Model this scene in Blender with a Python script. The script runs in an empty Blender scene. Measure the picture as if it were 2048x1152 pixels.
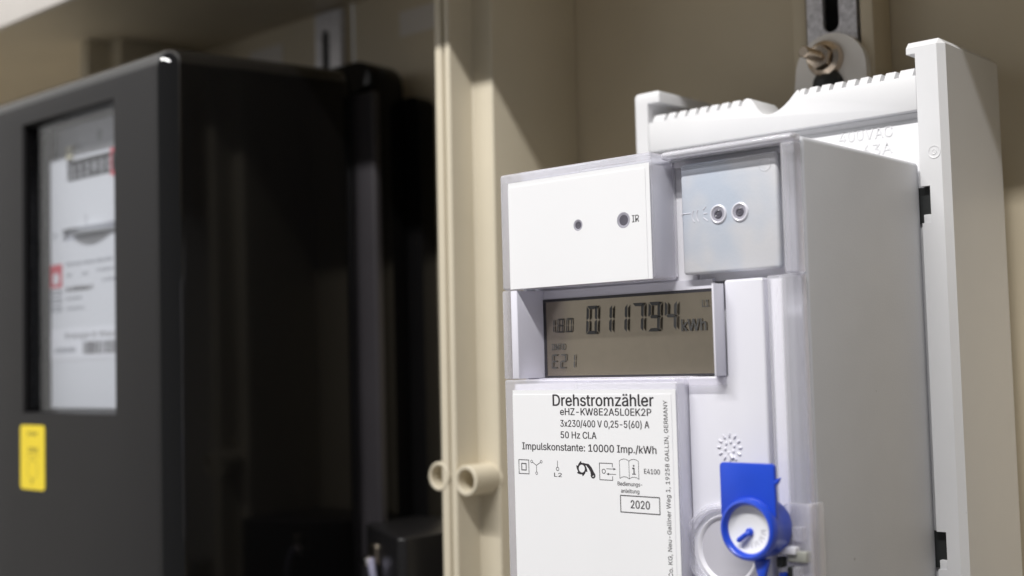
import bpy, bmesh, math, random
from mathutils import Vector, Matrix
from mathutils.geometry import tessellate_polygon

random.seed(7)
C = bpy.context.scene.collection
MM = 0.001                      # everything below is written in millimetres

# ---------------------------------------------------------------- camera
cam = bpy.data.cameras.new('camera'); camo = bpy.data.objects.new('camera', cam); C.objects.link(camo)
cam.sensor_width = 36.0; cam.lens = 44.0; cam.clip_start = 0.01; cam.clip_end = 50.0
right = Vector((0.74485198, 0.66671583, -0.02618277)); down = Vector((-0.05927712, 0.02703631, -0.99787537))
fwd = Vector((-0.66459142, 0.74482148, 0.05965905))
mw = Matrix.Identity(4)
for i in range(3):
    mw[i][0] = right[i]; mw[i][1] = -down[i]; mw[i][2] = -fwd[i]
mw[0][3], mw[1][3], mw[2][3] = 0.23463576, -0.25872049, -0.0526367
camo.matrix_world = mw
cam.dof.use_dof = True; cam.dof.focus_distance = 0.333; cam.dof.aperture_fstop = 9.0
bpy.context.scene.camera = camo

# ---------------------------------------------------------------- world: the dim room in front of the cabinet
w = bpy.data.worlds.new('World'); bpy.context.scene.world = w; w.use_nodes = True
w.node_tree.nodes['Background'].inputs[0].default_value = (0.95, 0.97, 1.0, 1)
w.node_tree.nodes['Background'].inputs[1].default_value = 0.13

# ---------------------------------------------------------------- lamp: a fluorescent tube on the room's ceiling, parallel to the cabinet
def area(name, loc, target, sx, sy, power, col):
    l = bpy.data.lights.new(name, 'AREA'); l.shape = 'RECTANGLE'; l.size = sx; l.size_y = sy; l.energy = power; l.color = col
    o = bpy.data.objects.new(name, l); C.objects.link(o); o.location = loc
    d = Vector(target) - Vector(loc); o.rotation_euler = d.to_track_quat('-Z', 'Y').to_euler(); return o
area('tube_lamp', (0.06, -0.80, 1.033), (0.06, 0.06, 0.0), 1.2, 0.035, 28.3, (1.0, 0.985, 0.965))

sc = bpy.context.scene
sc.render.engine = 'CYCLES'
sc.view_settings.view_transform = 'Standard'; sc.view_settings.look = 'None'
sc.view_settings.exposure = 0.0; sc.view_settings.gamma = 1.0
sc.cycles.use_denoising = True
sc.cycles.max_bounces = 14; sc.cycles.transmission_bounces = 12; sc.cycles.diffuse_bounces = 5; sc.cycles.transparent_max_bounces = 16
sc.cycles.sample_clamp_indirect = 6.0; sc.cycles.blur_glossy = 0.3

# ---------------------------------------------------------------- helpers
ROOT = {}
def finish(bm, root=None, tilt=None):
    l = ROOT.get(root.name, Vector((0, 0, 0))) if root else Vector((0, 0, 0))
    for v in bm.verts:
        if tilt: v.co.x += (v.co.z - tilt[0]) * tilt[1]
        v.co = (v.co - l) * MM
def obj(name, bm, mat, parent=None, angle=35, tilt=None):
    finish(bm, parent, tilt)
    me = bpy.data.meshes.new(name); bm.to_mesh(me); bm.free()
    if mat: me.materials.append(mat)
    if angle:
        for p in me.polygons: p.use_smooth = True
        me.set_sharp_from_angle(angle=math.radians(angle))
    o = bpy.data.objects.new(name, me); C.objects.link(o)
    if parent:
        o.parent = parent; ROOT[o.name] = ROOT[parent.name]
    return o
def thing(name, label, cat, loc, group=None):
    o = bpy.data.objects.new(name, None); C.objects.link(o); o.empty_display_size = 0.01
    o.location = Vector(loc) * MM; ROOT[o.name] = Vector(loc)
    o['label'] = label; o['category'] = cat
    if group: o['group'] = group
    return o
def tag(o, label, cat, group=None):
    o['label'] = label; o['category'] = cat
    if group: o['group'] = group
    return o
def struct(o): o['kind'] = 'structure'; return o
def N(): return bmesh.new()
def merge(dst, src):
    me = bpy.data.meshes.new('tmp'); src.to_mesh(me); dst.from_mesh(me); bpy.data.meshes.remove(me); src.free()
def box(bm, x0, x1, y0, y1, z0, z1, bev=0.0, seg=2, front=None):
    b = N()
    vs = [b.verts.new((x, y, z)) for x in (x0, x1) for y in (y0, y1) for z in (z0, z1)]
    for f in ((0, 1, 3, 2), (4, 6, 7, 5), (0, 4, 5, 1), (2, 3, 7, 6), (0, 2, 6, 4), (1, 5, 7, 3)):
        b.faces.new([vs[i] for i in f])
    bmesh.ops.recalc_face_normals(b, faces=b.faces)
    if bev > 0: bmesh.ops.bevel(b, geom=b.edges[:], offset=bev, segments=seg, profile=0.5, affect='EDGES')
    merge(bm, b); return bm
def ebox(bm, x0, x1, y0, y1, z0, z1, bev, pick, seg=1):
    """a box with only the picked edges (by mid-point) chamfered"""
    b = N(); box(b, x0, x1, y0, y1, z0, z1)
    ed = [e for e in b.edges if pick((e.verts[0].co + e.verts[1].co) / 2)]
    bmesh.ops.bevel(b, geom=ed, offset=bev, segments=seg, profile=0.5, affect='EDGES'); merge(bm, b); return bm
def mapv(axis, u, v, a):
    if axis == 'y': return (u, a, v)
    if axis == 'z': return (u, v, a)
    return (a, u, v)
def prism(bm, loops, axis, a0, a1, bev=0.0, seg=2, capbev=None):
    """extrude a 2D outline (first loop outer, the rest holes) along an axis"""
    b = N()
    if len(loops) == 1:
        f = b.faces.new([b.verts.new(mapv(axis, u, v, a0)) for u, v in loops[0]])
        r = bmesh.ops.extrude_face_region(b, geom=[f])
        d = Vector(mapv(axis, 0, 0, a1 - a0))
        bmesh.ops.translate(b, verts=[e for e in r['geom'] if isinstance(e, bmesh.types.BMVert)], vec=d)
    else:
        tri = tessellate_polygon([[Vector((u, v, 0)) for u, v in L] for L in loops])
        flat = [p for L in loops for p in L]
        va = [b.verts.new(mapv(axis, u, v, a0)) for u, v in flat]; vb = [b.verts.new(mapv(axis, u, v, a1)) for u, v in flat]
        for t in tri:
            b.faces.new([va[i] for i in t]); b.faces.new([vb[i] for i in reversed(t)])
        k = 0
        for L in loops:
            n = len(L)
            for i in range(n):
                b.faces.new((va[k + i], va[k + (i + 1) % n], vb[k + (i + 1) % n], vb[k + i]))
            k += n
    bmesh.ops.recalc_face_normals(b, faces=b.faces)
    if bev > 0:
        ed = [e for e in b.edges if len(e.link_faces) == 2 and e.calc_face_angle(0) > math.radians(28)]
        bmesh.ops.bevel(b, geom=ed, offset=bev, segments=seg, profile=0.5, affect='EDGES')
    merge(bm, b); return bm
def rrect(x0, x1, z0, z1, r, n=5):
    out = []
    for cx, cz, a in ((x1 - r, z1 - r, 0), (x0 + r, z1 - r, 90), (x0 + r, z0 + r, 180), (x1 - r, z0 + r, 270)):
        for i in range(n + 1):
            t = math.radians(a + 90 * i / n); out.append((cx + r * math.cos(t), cz + r * math.sin(t)))
    return out
def circle(cx, cz, r, n=24, a0=0): return [(cx + r * math.cos(2 * math.pi * i / n + a0), cz + r * math.sin(2 * math.pi * i / n + a0)) for i in range(n)]
def lathe(bm, c, prof, n=32, axis='y', closed=False):
    """revolve (radius, along) pairs about an axis through c"""
    b = N(); rings = []
    for r, a in prof:
        ring = []
        if r < 1e-6:
            v = b.verts.new((0, 0, a)); ring = [v] * n
        else:
            ring = [b.verts.new((r * math.cos(2 * math.pi * i / n), r * math.sin(2 * math.pi * i / n), a)) for i in range(n)]
        rings.append(ring)
    m = len(rings); last = m if closed else m - 1
    for k in range(last):
        A, B = rings[k], rings[(k + 1) % m]
        for i in range(n):
            q = []
            for v in (A[i], A[(i + 1) % n], B[(i + 1) % n], B[i]):
                if v not in q: q.append(v)
            if len(q) > 2:
                try: b.faces.new(q)
                except ValueError: pass
    bmesh.ops.recalc_face_normals(b, faces=b.faces)
    for v in b.verts:
        x, y, z = v.co
        if axis == 'y': v.co = Vector((c[0] + x, c[1] + z, c[2] + y))
        elif axis == 'z': v.co = Vector((c[0] + x, c[1] + y, c[2] + z))
        else: v.co = Vector((c[0] + z, c[1] + x, c[2] + y))
    bmesh.ops.recalc_face_normals(b, faces=b.faces)
    merge(bm, b); return bm
def tube(bm, pts, r, n=8, r1=None):
    b = N(); P = [Vector(p) for p in pts]; rings = []
    for i, p in enumerate(P):
        t = (P[min(i + 1, len(P) - 1)] - P[max(i - 1, 0)]).normalized()
        u = t.cross(Vector((0.13, 0.21, 0.97))).normalized(); v = t.cross(u)
        rr = r if r1 is None else r + (r1 - r) * i / (len(P) - 1)
        rings.append([b.verts.new(p + rr * (math.cos(2 * math.pi * k / n) * u + math.sin(2 * math.pi * k / n) * v)) for k in range(n)])
    for A, B in zip(rings, rings[1:]):
        for k in range(n): b.faces.new((A[k], A[(k + 1) % n], B[(k + 1) % n], B[k]))
    b.faces.new(rings[0]); b.faces.new(rings[-1])
    bmesh.ops.recalc_face_normals(b, faces=b.faces); merge(bm, b); return bm
def flat(bm, loops, y):
    """flat print lying at depth y, facing the room (-y)"""
    tri = tessellate_polygon([[Vector((u, v, 0)) for u, v in L] for L in loops])
    vs = [bm.verts.new((u, y, v)) for L in loops for u, v in L]
    for t in tri:
        try: f = bm.faces.new([vs[i] for i in t])
        except ValueError: continue
        f.normal_update()
        if f.normal.y > 0: f.normal_flip()
    return bm
def stroke(bm, pts, wd, y, closed=False):
    """a drawn line of width wd"""
    P = list(pts)
    if closed: P = P + [P[0]]
    for (x0, z0), (x1, z1) in zip(P, P[1:]):
        d = math.hypot(x1 - x0, z1 - z0) or 1e-6; nx, nz = -(z1 - z0) / d * wd / 2, (x1 - x0) / d * wd / 2
        ex, ez = (x1 - x0) / d * wd * 0.35, (z1 - z0) / d * wd * 0.35
        flat(bm, [[(x0 - ex + nx, z0 - ez + nz), (x1 + ex + nx, z1 + ez + nz), (x1 + ex - nx, z1 + ez - nz), (x0 - ex - nx, z0 - ez - nz)]], y)
    return bm
def disc(bm, x, z, r, y, n=20): return flat(bm, [circle(x, z, r, n)], y)
def annulus(bm, x, z, r0, r1, y, n=24): return flat(bm, [circle(x, z, r1, n), circle(x, z, r0, n)], y)

GL = """20:188:
26:448:197,-7 165,-5 136,1 110,12 88,26 69,42 54,62 43,84 36,108 34,133 36,154 40,173 47,189 58,205 70,220 85,235 140,279 216,335 237,352 255,375 262,405 260,420 255,434 245,445 233,454 219,459 201,461 168,453 145,431 141,421 138,411 137,399 138,386 141,375 145,363 169,327 204,284 438,0 364,0 171,231 121,293 108,310 96,327 87,344 81,361 77,379 75,398 77,420 82,440 91,458 102,474 117,488 134,499 154,507 176,512 200,513 224,512 246,507 266,499 283,488 297,475 308,459 317,442 322,424 324,404 323,389 320,375 315,362 309,349 301,336 291,325 256,293 154,217 135,202 121,188 110,174 103,161 98,146 97,131 98,115 102,101 109,87 118,76 130,66 143,57 158,51 175,48 193,46 213,48 232,52 251,59 269,69 286,81 301,95 315,112 327,131 336,151 343,174 348,198 349,224 408,224 406,194 403,167 397,144 389,124 380,107 371,92 345,62 333,47 315,30 294,17 271,7 246,-1 221,-5
28:273:89,207 90,244 94,283 101,324 109,364 119,403 132,441 145,477 160,510 177,539 236,539 219,503 204,466 191,428 179,390 169,351 161,313 156,276 152,241 151,207 152,176 155,145 160,115 167,83 177,50 188,16 202,-19 218,-57 236,-96 177,-96 150,-46 128,4 111,55 99,106 92,156
29:273:37,-96 56,-56 72,-18 86,18 97,52 106,85 113,116 118,147 121,177 122,207 121,241 117,276 112,313 104,351 94,390 82,428 69,466 54,503 37,539 97,539 113,510 128,477 142,441 154,403 164,364 173,323 179,283 183,244 184,207 182,156 174,104 161,53 144,3 123,-47 97,-96
2c:188:38,-119 68,71 137,71 84,-119
2d:453:337,244 337,188 114,188 114,244
2e:188:95,-4 83,-3 73,1 63,9 55,18 51,29 50,41 51,53 55,64 63,73 73,81 83,85 95,87 107,85 118,81 128,73 135,64 140,53 141,41 140,29 135,18 128,9 118,1 107,-3
2f:249:235,533 71,-76 14,-76 178,533
30:453:227,-7 191,-3 158,7 130,24 105,48 85,77 69,113 57,155 50,202 48,254 50,306 57,353 69,395 85,431 106,461 130,484 159,502 191,512 227,516 262,512 295,502 323,484 348,461 368,431 384,395 396,353 403,306 405,254 403,202 396,155 384,113 368,77 348,48 323,24 295,7 263,-3/227,50 250,52 271,60 290,74 306,92 320,116 330,144 338,176 342,213 344,254 342,295 338,332 330,365 320,393 306,416 290,435 271,449 250,457 227,460 203,457 182,449 163,435 147,416 134,393 123,365 115,332 111,295 109,254 111,213 115,176 123,144 134,116 147,92 163,74 182,60 203,52
31:453:76,0 76,55 391,55 391,0/276,509 276,0 212,0 212,448 209,448 86,358 86,427 198,509
32:453:64,0 64,47 234,229 282,282 294,298 303,312 311,327 316,341 319,356 320,371 319,389 315,405 308,419 298,431 287,441 273,449 258,455 241,458 224,460 205,458 188,454 172,447 159,438 148,427 139,413 132,398 128,381 127,362 66,362 68,391 75,418 86,442 102,464 121,482 143,496 168,507 196,513 225,516 254,513 281,507 306,497 328,482 346,465 361,445 372,423 379,398 381,372 380,354 377,336 371,318 363,299 351,280 336,259 317,235 294,209 267,180 153,60 153,57 389,57 389,0
33:453:218,-7 188,-5 159,1 133,10 108,22 88,38 70,57 57,79 48,104 44,132 109,132 112,115 118,100 126,87 137,76 150,66 165,59 182,54 200,51 219,50 239,51 258,55 275,61 291,69 304,80 315,93 323,108 328,125 329,145 328,163 323,180 316,196 306,211 292,223 275,234 254,241 229,246 201,248 157,248 157,299 288,448 288,452 70,452 70,509 372,509 372,461 211,278 211,289 247,290 279,286 308,276 333,262 354,244 371,222 383,198 391,173 393,145 390,116 383,90 370,66 354,45 333,27 309,12 281,2 251,-5
34:453:40,105 40,158 247,509 311,509 109,166 109,163 413,163 413,105/282,0 282,121 282,146 282,318 343,318 343,0
35:453:221,-7 192,-5 165,1 140,11 118,25 99,41 83,60 71,82 63,105 60,130 122,130 125,115 130,102 138,89 148,78 160,68 173,60 188,54 204,51 221,50 241,51 259,56 276,64 291,75 304,89 314,104 322,122 326,141 328,162 326,183 321,203 314,221 303,237 290,251 275,262 257,270 238,275 218,277 201,276 184,273 167,268 152,262 139,255 128,246 67,253 96,509 366,509 366,452 151,452 134,301 136,301 148,311 162,318 178,325 194,330 212,333 229,334 252,332 274,328 294,321 313,311 330,299 345,285 358,269 370,251 379,231 386,210 390,187 391,163 388,132 381,102 369,76 352,52 332,32 309,15 282,3 253,-4
36:453:226,-7 196,-4 168,3 142,15 119,31 100,51 84,74 73,101 66,130 64,162 65,187 71,212 80,239 93,268 112,302 137,340 252,509 322,509 151,261 145,261 165,288 196,307 208,311 221,313 235,314 265,312 291,305 316,295 337,280 355,262 370,240 380,215 387,187 389,157 387,127 379,98 368,73 352,50 333,30 310,14 284,3 257,-4/226,48 245,50 263,55 279,63 293,73 304,86 314,101 322,119 326,137 327,157 326,178 322,196 314,213 304,228 293,241 279,251 263,259 245,264 226,265 207,264 190,259 174,252 160,241 148,229 138,214 131,197 126,179 125,158 126,138 131,119 138,102 148,86 160,73 174,63 190,55 207,50
37:453:97,0 323,448 323,452 62,452 62,509 391,509 391,449 165,0
38:453:226,-7 193,-5 163,1 136,11 111,25 91,42 74,62 62,84 54,109 52,135 53,156 58,176 65,195 75,212 87,228 101,241 117,252 134,260 153,265 153,267 129,276 109,289 93,308 80,330 73,354 70,380 73,405 79,429 90,450 106,469 124,485 146,498 170,508 197,514 226,516 255,514 282,508 306,498 328,485 346,469 361,450 373,429 379,405 382,380 379,354 372,330 359,308 343,289 323,276 300,267 300,265 319,260 335,252 351,241 365,228 377,212 387,195 395,176 399,156 401,135 398,109 391,84 378,62 362,42 341,25 317,11 289,1 259,-5/226,49 248,50 267,54 285,60 300,69 313,79 323,91 331,106 335,121 337,139 335,157 330,173 322,189 312,202 298,213 283,223 265,230 247,234 226,235 206,234 187,230 169,223 154,213 140,202 130,189 122,173 117,157 115,139 117,121 121,106 129,91 139,79 152,69 167,60 185,54 205,50/226,290 244,291 260,294 274,300 287,308 298,318 307,330 314,344 318,359 319,376 318,392 314,407 308,420 299,432 288,442 275,449 260,455 244,459 226,460 208,459 192,455 177,449 164,442 153,432 145,420 138,407 134,392 133,376 134,359 138,344 145,330 154,318 165,308 178,300 193,294 209,291
39:453:226,516 256,513 285,506 310,494 333,478 352,458 368,434 380,408 387,378 389,347 387,322 382,296 373,270 359,240 340,207 315,168 200,0 130,0 301,248 307,248 287,221 257,202 245,198 232,195 218,195 188,197 161,203 137,214 116,229 98,247 83,269 72,294 66,321 64,352 66,382 73,411 85,436 101,459 120,479 143,494 168,506 196,513/226,460 207,459 190,454 174,446 160,435 148,423 138,407 131,390 127,372 125,352 127,331 131,313 138,295 148,280 160,268 174,257 190,250 207,245 226,243 245,245 263,249 279,257 293,267 305,280 314,295 322,312 326,330 327,350 326,371 322,390 314,407 305,422 293,435 279,446 263,454 245,459
3a:188:95,-4 83,-3 73,1 63,9 55,18 51,29 50,41 51,53 55,64 63,73 73,81 83,85 95,87 107,85 118,81 128,73 135,64 140,53 141,41 140,29 135,18 128,9 118,1 107,-3/95,271 83,272 73,277 63,284 55,294 51,304 50,316 51,328 55,339 63,349 73,356 83,360 95,362 107,360 118,356 128,349 135,339 140,328 141,316 140,304 135,294 128,284 118,277 107,272
41:480:16,0 201,509 276,509 463,0 395,0 287,302 264,372 232,478 245,478 213,371 191,302 85,0/110,142 110,199 370,199 370,142
42:456:60,0 60,509 241,509 274,507 304,501 329,491 350,477 367,461 381,442 390,421 396,398 398,374 397,353 393,336 387,320 378,307 368,295 356,286 343,278 329,272 315,267 315,262 331,260 347,254 363,245 378,234 391,220 402,203 411,184 416,161 418,136 416,111 410,88 400,67 386,48 368,31 344,18 317,8 284,2 247,0/125,57 245,57 281,60 309,67 330,80 344,96 353,115 355,137 354,153 350,169 342,184 333,197 320,209 306,218 289,225 269,229 248,231 125,231/125,285 238,285 256,287 273,290 288,296 302,304 314,314 323,326 330,340 335,355 336,372 333,393 326,412 313,429 294,442 270,449 240,452 125,452
43:510:267,-7 225,-3 186,7 150,25 119,49 92,79 70,115 53,157 44,203 40,254 44,305 53,352 70,393 92,429 119,459 150,484 186,501 225,512 267,516 293,514 317,511 340,504 362,496 383,485 402,471 419,456 435,438 448,418 459,397 467,373 473,348 408,348 404,365 397,380 389,395 380,407 369,418 357,428 344,437 330,444 315,449 300,453 284,455 267,456 237,453 209,445 184,432 161,414 141,391 125,364 113,332 106,295 103,254 106,213 113,177 125,145 141,117 161,94 184,76 210,63 237,56 267,53 284,54 300,56 315,60 330,65 344,72 357,81 369,90 380,102 389,114 397,128 404,144 408,160 473,160 467,135 459,112 448,91 435,71 420,53 402,38 383,24 363,13 341,5 317,-2 293,-6
44:502:219,0 96,0 96,57 215,57 254,60 288,68 318,81 343,99 363,122 379,149 390,181 397,216 399,255 397,294 390,329 379,361 364,388 344,410 320,428 291,441 258,449 221,452 93,452 93,509 225,509 273,505 315,495 353,478 385,455 412,426 433,391 449,351 458,306 462,255 458,205 449,159 433,119 411,83 384,54 351,31 312,14 268,3/125,509 125,0 60,0 60,509
45:419:60,0 60,509 372,509 372,452 125,452 125,286 355,286 355,229 125,229 125,57 375,57 375,0
46:410:60,0 60,509 369,509 369,452 125,452 125,278 346,278 346,221 125,221 125,0
47:520:269,-7 225,-3 185,7 149,25 118,49 91,79 69,116 53,157 43,203 40,254 43,305 53,352 69,393 91,429 117,459 149,484 184,501 223,512 265,516 291,514 316,510 340,504 363,494 384,483 403,469 421,453 436,436 449,416 460,395 468,373 474,349 408,349 402,365 395,379 387,393 378,406 368,417 356,427 344,436 330,443 315,448 300,453 283,455 265,456 236,453 209,445 183,432 160,414 141,392 125,364 113,332 106,295 103,254 106,213 113,177 125,145 141,117 161,95 184,76 210,63 238,56 269,53 296,55 322,61 345,71 365,85 382,102 396,123 407,147 413,173 415,202 434,199 283,199 283,256 478,256 478,200 475,160 466,124 451,91 431,62 406,38 377,19 344,5 308,-4
48:517:60,0 60,509 125,509 125,289 392,289 392,509 457,509 457,0 392,0 392,232 125,232 125,0
49:300:31,0 31,57 118,57 118,452 31,452 31,509 269,509 269,452 183,452 183,57 269,57 269,0
4b:467:104,145 104,216 139,261 174,303 212,344 364,509 448,509 231,276 228,276/60,0 60,509 125,509 125,334 124,225 125,193 125,0/372,0 188,259 228,309 449,0
4c:393:60,0 60,509 125,509 125,57 361,57 361,0
4d:628:60,0 60,509 152,509 277,187 287,159 299,123 311,84 322,49 307,49 318,83 330,121 342,158 352,187 476,509 568,509 568,0 504,0 504,291 504,327 505,369 506,413 507,457 513,457 498,409 482,363 467,322 456,291 342,0 286,0 170,291 159,321 145,361 129,408 112,457 119,457 120,416 121,372 122,328 122,291 122,0
4e:523:60,0 60,509 136,509 343,183 363,151 388,107 414,55 405,54 401,108 399,157 399,195 399,509 463,509 463,0 387,0 202,290 177,331 148,381 108,452 119,454 122,384 124,328 125,291 125,0
4f:533:267,-7 225,-3 186,7 150,25 119,49 92,79 70,115 53,157 44,203 40,254 44,305 53,352 70,393 92,429 119,459 150,484 186,501 225,512 267,516 309,512 348,501 384,484 415,459 442,429 464,393 480,352 490,305 493,254 490,203 480,157 464,115 442,79 415,49 384,25 348,7 309,-3/267,53 296,55 324,63 349,76 372,94 392,116 408,144 420,176 428,213 430,254 428,295 420,332 408,365 392,392 372,415 349,433 324,446 296,453 267,456 237,453 210,445 184,433 161,415 142,392 125,364 113,332 106,295 103,254 106,213 113,176 125,144 142,117 161,94 184,76 210,63 237,55
50:445:60,0 60,509 235,509 272,506 305,499 332,487 356,471 375,452 390,430 400,404 407,377 409,348 407,318 400,291 390,265 375,243 356,223 332,207 305,195 272,188 235,186 109,186 109,242 233,242 257,244 279,248 297,256 312,266 324,279 333,294 339,310 343,328 344,348 343,367 339,385 333,402 324,416 312,428 297,439 279,446 257,451 232,452 125,452 125,0
52:449:60,0 60,509 236,509 273,506 305,500 333,489 356,473 376,455 390,433 401,408 407,381 409,352 407,323 401,296 390,271 376,250 356,232 333,217 305,206 273,200 236,198 96,198 96,255 234,255 258,256 280,260 298,267 313,276 325,287 334,300 340,316 344,333 345,352 344,371 340,389 334,405 325,419 313,430 298,440 279,446 258,451 233,452 125,452 125,0/353,0 230,229 303,229 428,0
56:480:204,0 16,509 84,509 192,206 215,137 248,31 235,31 267,138 290,206 395,509 463,509 278,0
57:686:155,0 16,509 82,509 163,196 175,145 187,94 197,40 189,40 200,94 211,145 224,196 306,509 380,509 462,196 474,145 486,94 497,40 488,40 499,94 510,145 523,196 603,509 670,509 530,0 455,0 368,323 351,391 336,475 350,475 335,395 318,323 230,0
59:472:203,0 203,208 16,509 91,509 192,344 222,292 250,230 224,230 251,293 280,344 381,509 455,509 268,208 268,0
5a:438:42,0 42,46 273,385 306,431 341,476 348,454 285,452 223,452 40,452 40,509 397,509 397,462 169,129 134,81 97,33 90,54 152,57 214,57 399,57 399,0
61:389:160,-9 137,-7 115,-3 94,5 76,15 60,29 48,45 38,63 32,84 30,108 32,128 36,146 43,161 53,174 64,184 78,193 92,200 108,206 125,211 178,220 234,227 265,235 276,255 276,257 275,272 272,285 267,297 260,307 251,315 240,322 227,327 212,330 196,331 178,330 163,327 149,322 118,301 100,274 41,291 51,313 64,331 79,346 95,358 114,368 133,375 153,380 173,383 194,384 239,379 255,375 271,369 286,360 300,350 312,336 322,320 330,301 335,278 337,251 337,0 277,0 277,52 272,52 252,25 242,16 229,8 215,1 199,-4 181,-7/170,45 192,47 211,51 228,59 242,68 254,80 263,93 270,108 274,122 276,138 276,190 259,182 231,176 200,171 175,168 134,159 122,153 112,147 103,139 97,130 93,118 92,105 93,93 96,82 102,72 109,64 119,57 130,52 142,48 156,46
62:424:229,-8 208,-7 189,-3 172,4 159,12 147,21 138,31 118,59 112,59 112,0 53,0 53,509 114,509 114,319 118,319 137,346 147,355 158,364 171,373 188,379 207,383 229,384 259,382 287,374 313,361 335,342 354,320 370,293 381,261 388,227 390,189 388,151 381,116 370,84 355,57 336,34 313,16 288,3 260,-6/220,47 242,49 262,55 279,66 294,80 306,97 316,117 323,139 327,163 328,189 327,215 323,239 316,261 307,281 295,298 280,311 262,322 243,328 220,330 198,328 178,322 161,312 147,299 134,282 125,263 118,241 114,216 113,189 114,162 118,138 125,115 135,95 147,78 162,65 179,55 198,49
64:424:195,-8 165,-6 137,3 111,16 89,34 70,57 55,84 43,116 36,151 34,189 36,227 43,261 55,293 70,320 89,342 112,361 137,374 165,382 196,384 218,383 237,379 253,373 267,364 278,355 287,346 306,319 311,319 311,509 372,509 372,0 313,0 313,59 307,59 287,31 277,21 266,12 252,4 236,-3 217,-7/205,47 226,49 246,55 263,65 278,78 290,95 299,115 306,138 310,162 312,189 310,216 306,241 300,263 290,282 278,299 263,312 246,322 227,328 205,330 182,328 162,322 145,311 130,298 118,281 108,261 102,239 98,215 96,189 98,163 102,139 109,117 118,97 130,80 145,66 162,55 182,49
65:404:212,-8 177,-5 145,3 117,16 92,35 72,58 56,85 44,116 37,150 34,187 36,224 44,258 55,290 71,317 91,340 115,359 142,373 172,382 205,384 226,383 246,380 266,374 285,366 303,355 319,341 334,324 347,305 357,282 365,256 370,227 371,194 371,169 75,169 75,221 338,221 310,202 308,226 304,248 298,269 288,286 277,301 263,314 246,323 227,328 205,330 183,328 164,323 146,313 131,301 119,286 109,270 102,251 97,231 96,211 96,178 98,151 102,127 110,106 121,88 135,73 151,61 169,53 190,48 212,46 227,47 241,49 254,53 265,58 276,65 285,73 294,82 300,93 306,105 365,91 358,72 348,55 335,39 320,26 302,14 283,4 261,-3 237,-7
67:425:207,-151 180,-149 156,-146 134,-140 114,-132 97,-122 82,-110 70,-97 59,-84 51,-69 101,-41 122,-66 131,-74 142,-82 154,-88 169,-93 187,-96 207,-97 236,-95 261,-87 282,-75 298,-58 308,-34 311,-6 311,68 306,68 287,41 277,32 266,23 252,16 236,10 217,6 195,5 165,7 138,14 113,27 90,43 71,65 55,90 43,120 36,154 34,191 36,229 43,263 55,293 71,320 90,342 112,361 138,374 166,382 196,384 218,383 237,379 253,373 267,365 279,356 288,346 308,319 313,319 313,379 372,379 372,-9 370,-40 363,-67 350,-90 334,-109 314,-124 291,-136 265,-144 237,-149/205,59 227,61 246,66 264,75 278,87 290,103 300,121 307,142 311,166 312,193 311,219 307,242 300,264 291,283 279,299 264,312 247,322 227,328 205,330 182,328 163,322 145,312 130,298 118,282 109,262 102,241 98,218 96,193 98,167 102,144 109,123 118,104 131,88 145,76 163,66 183,61
68:410:114,227 114,0 53,0 53,509 114,509 114,287 102,287 116,319 132,344 152,362 175,374 200,382 227,384 252,383 275,377 295,369 313,356 328,340 341,321 350,298 355,271 357,240 357,0 296,0 296,235 293,263 286,286 273,304 256,318 235,326 210,329 192,328 176,324 161,317 147,308 136,297 126,283 119,266 115,248
69:167:53,0 53,379 114,379 114,0/84,443 73,444 63,448 54,455 47,463 43,472 41,483 43,494 47,504 54,512 63,518 73,522 84,524 95,522 105,518 114,512 121,504 125,494 126,483 125,472 121,463 114,455 105,448 95,444
6b:381:110,137 110,212 121,212 284,379 360,379 184,199 177,199/53,0 53,509 114,509 114,0/294,0 148,186 191,229 372,0
6c:189:139,-2 112,0 91,8 74,20 62,37 55,59 53,84 53,509 114,509 114,99 114,83 117,71 120,62 126,57 135,53 146,52 160,53 170,54 181,3 162,-1
6d:610:53,0 53,379 112,379 112,295 108,295 114,314 122,331 132,346 144,358 158,368 172,376 187,382 203,385 219,386 245,383 268,375 287,361 303,342 314,320 321,295 312,295 318,312 326,329 337,343 350,356 364,366 381,375 398,381 417,385 437,386 458,385 478,380 497,372 514,361 529,346 541,328 550,307 555,283 557,255 557,0 496,0 496,254 493,279 485,298 473,313 456,323 438,329 419,330 402,329 387,326 374,320 363,312 353,302 345,290 340,277 336,263 335,247 335,0 274,0 274,260 272,280 265,297 253,311 238,322 220,328 199,330 185,329 171,326 158,320 145,312 135,302 126,289 119,274 115,257 114,238 114,0
6e:410:114,227 114,0 53,0 53,379 112,379 112,287 102,287 116,319 132,344 152,362 175,374 200,382 227,384 252,383 275,377 295,369 313,356 328,340 341,321 350,298 355,271 357,240 357,0 296,0 296,235 293,263 286,286 273,304 256,318 235,326 210,329 192,328 176,324 161,317 147,308 136,297 126,283 119,266 115,248
6f:415:207,-8 174,-5 144,3 117,16 93,35 72,58 56,85 44,116 37,150 34,187 37,225 44,260 56,291 72,318 93,341 117,360 144,374 174,382 207,384 241,382 271,374 299,360 323,341 343,318 359,291 371,260 379,225 381,187 379,150 371,116 359,85 343,58 323,35 299,16 271,3 241,-5/207,46 231,49 252,55 270,66 285,80 298,97 307,117 314,139 318,163 319,187 318,212 314,236 307,258 298,278 285,296 270,310 252,321 231,328 207,330 184,328 163,321 145,310 130,296 118,278 108,258 102,236 98,212 96,187 98,163 102,139 108,117 118,97 130,80 145,66 163,55 184,49
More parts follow.
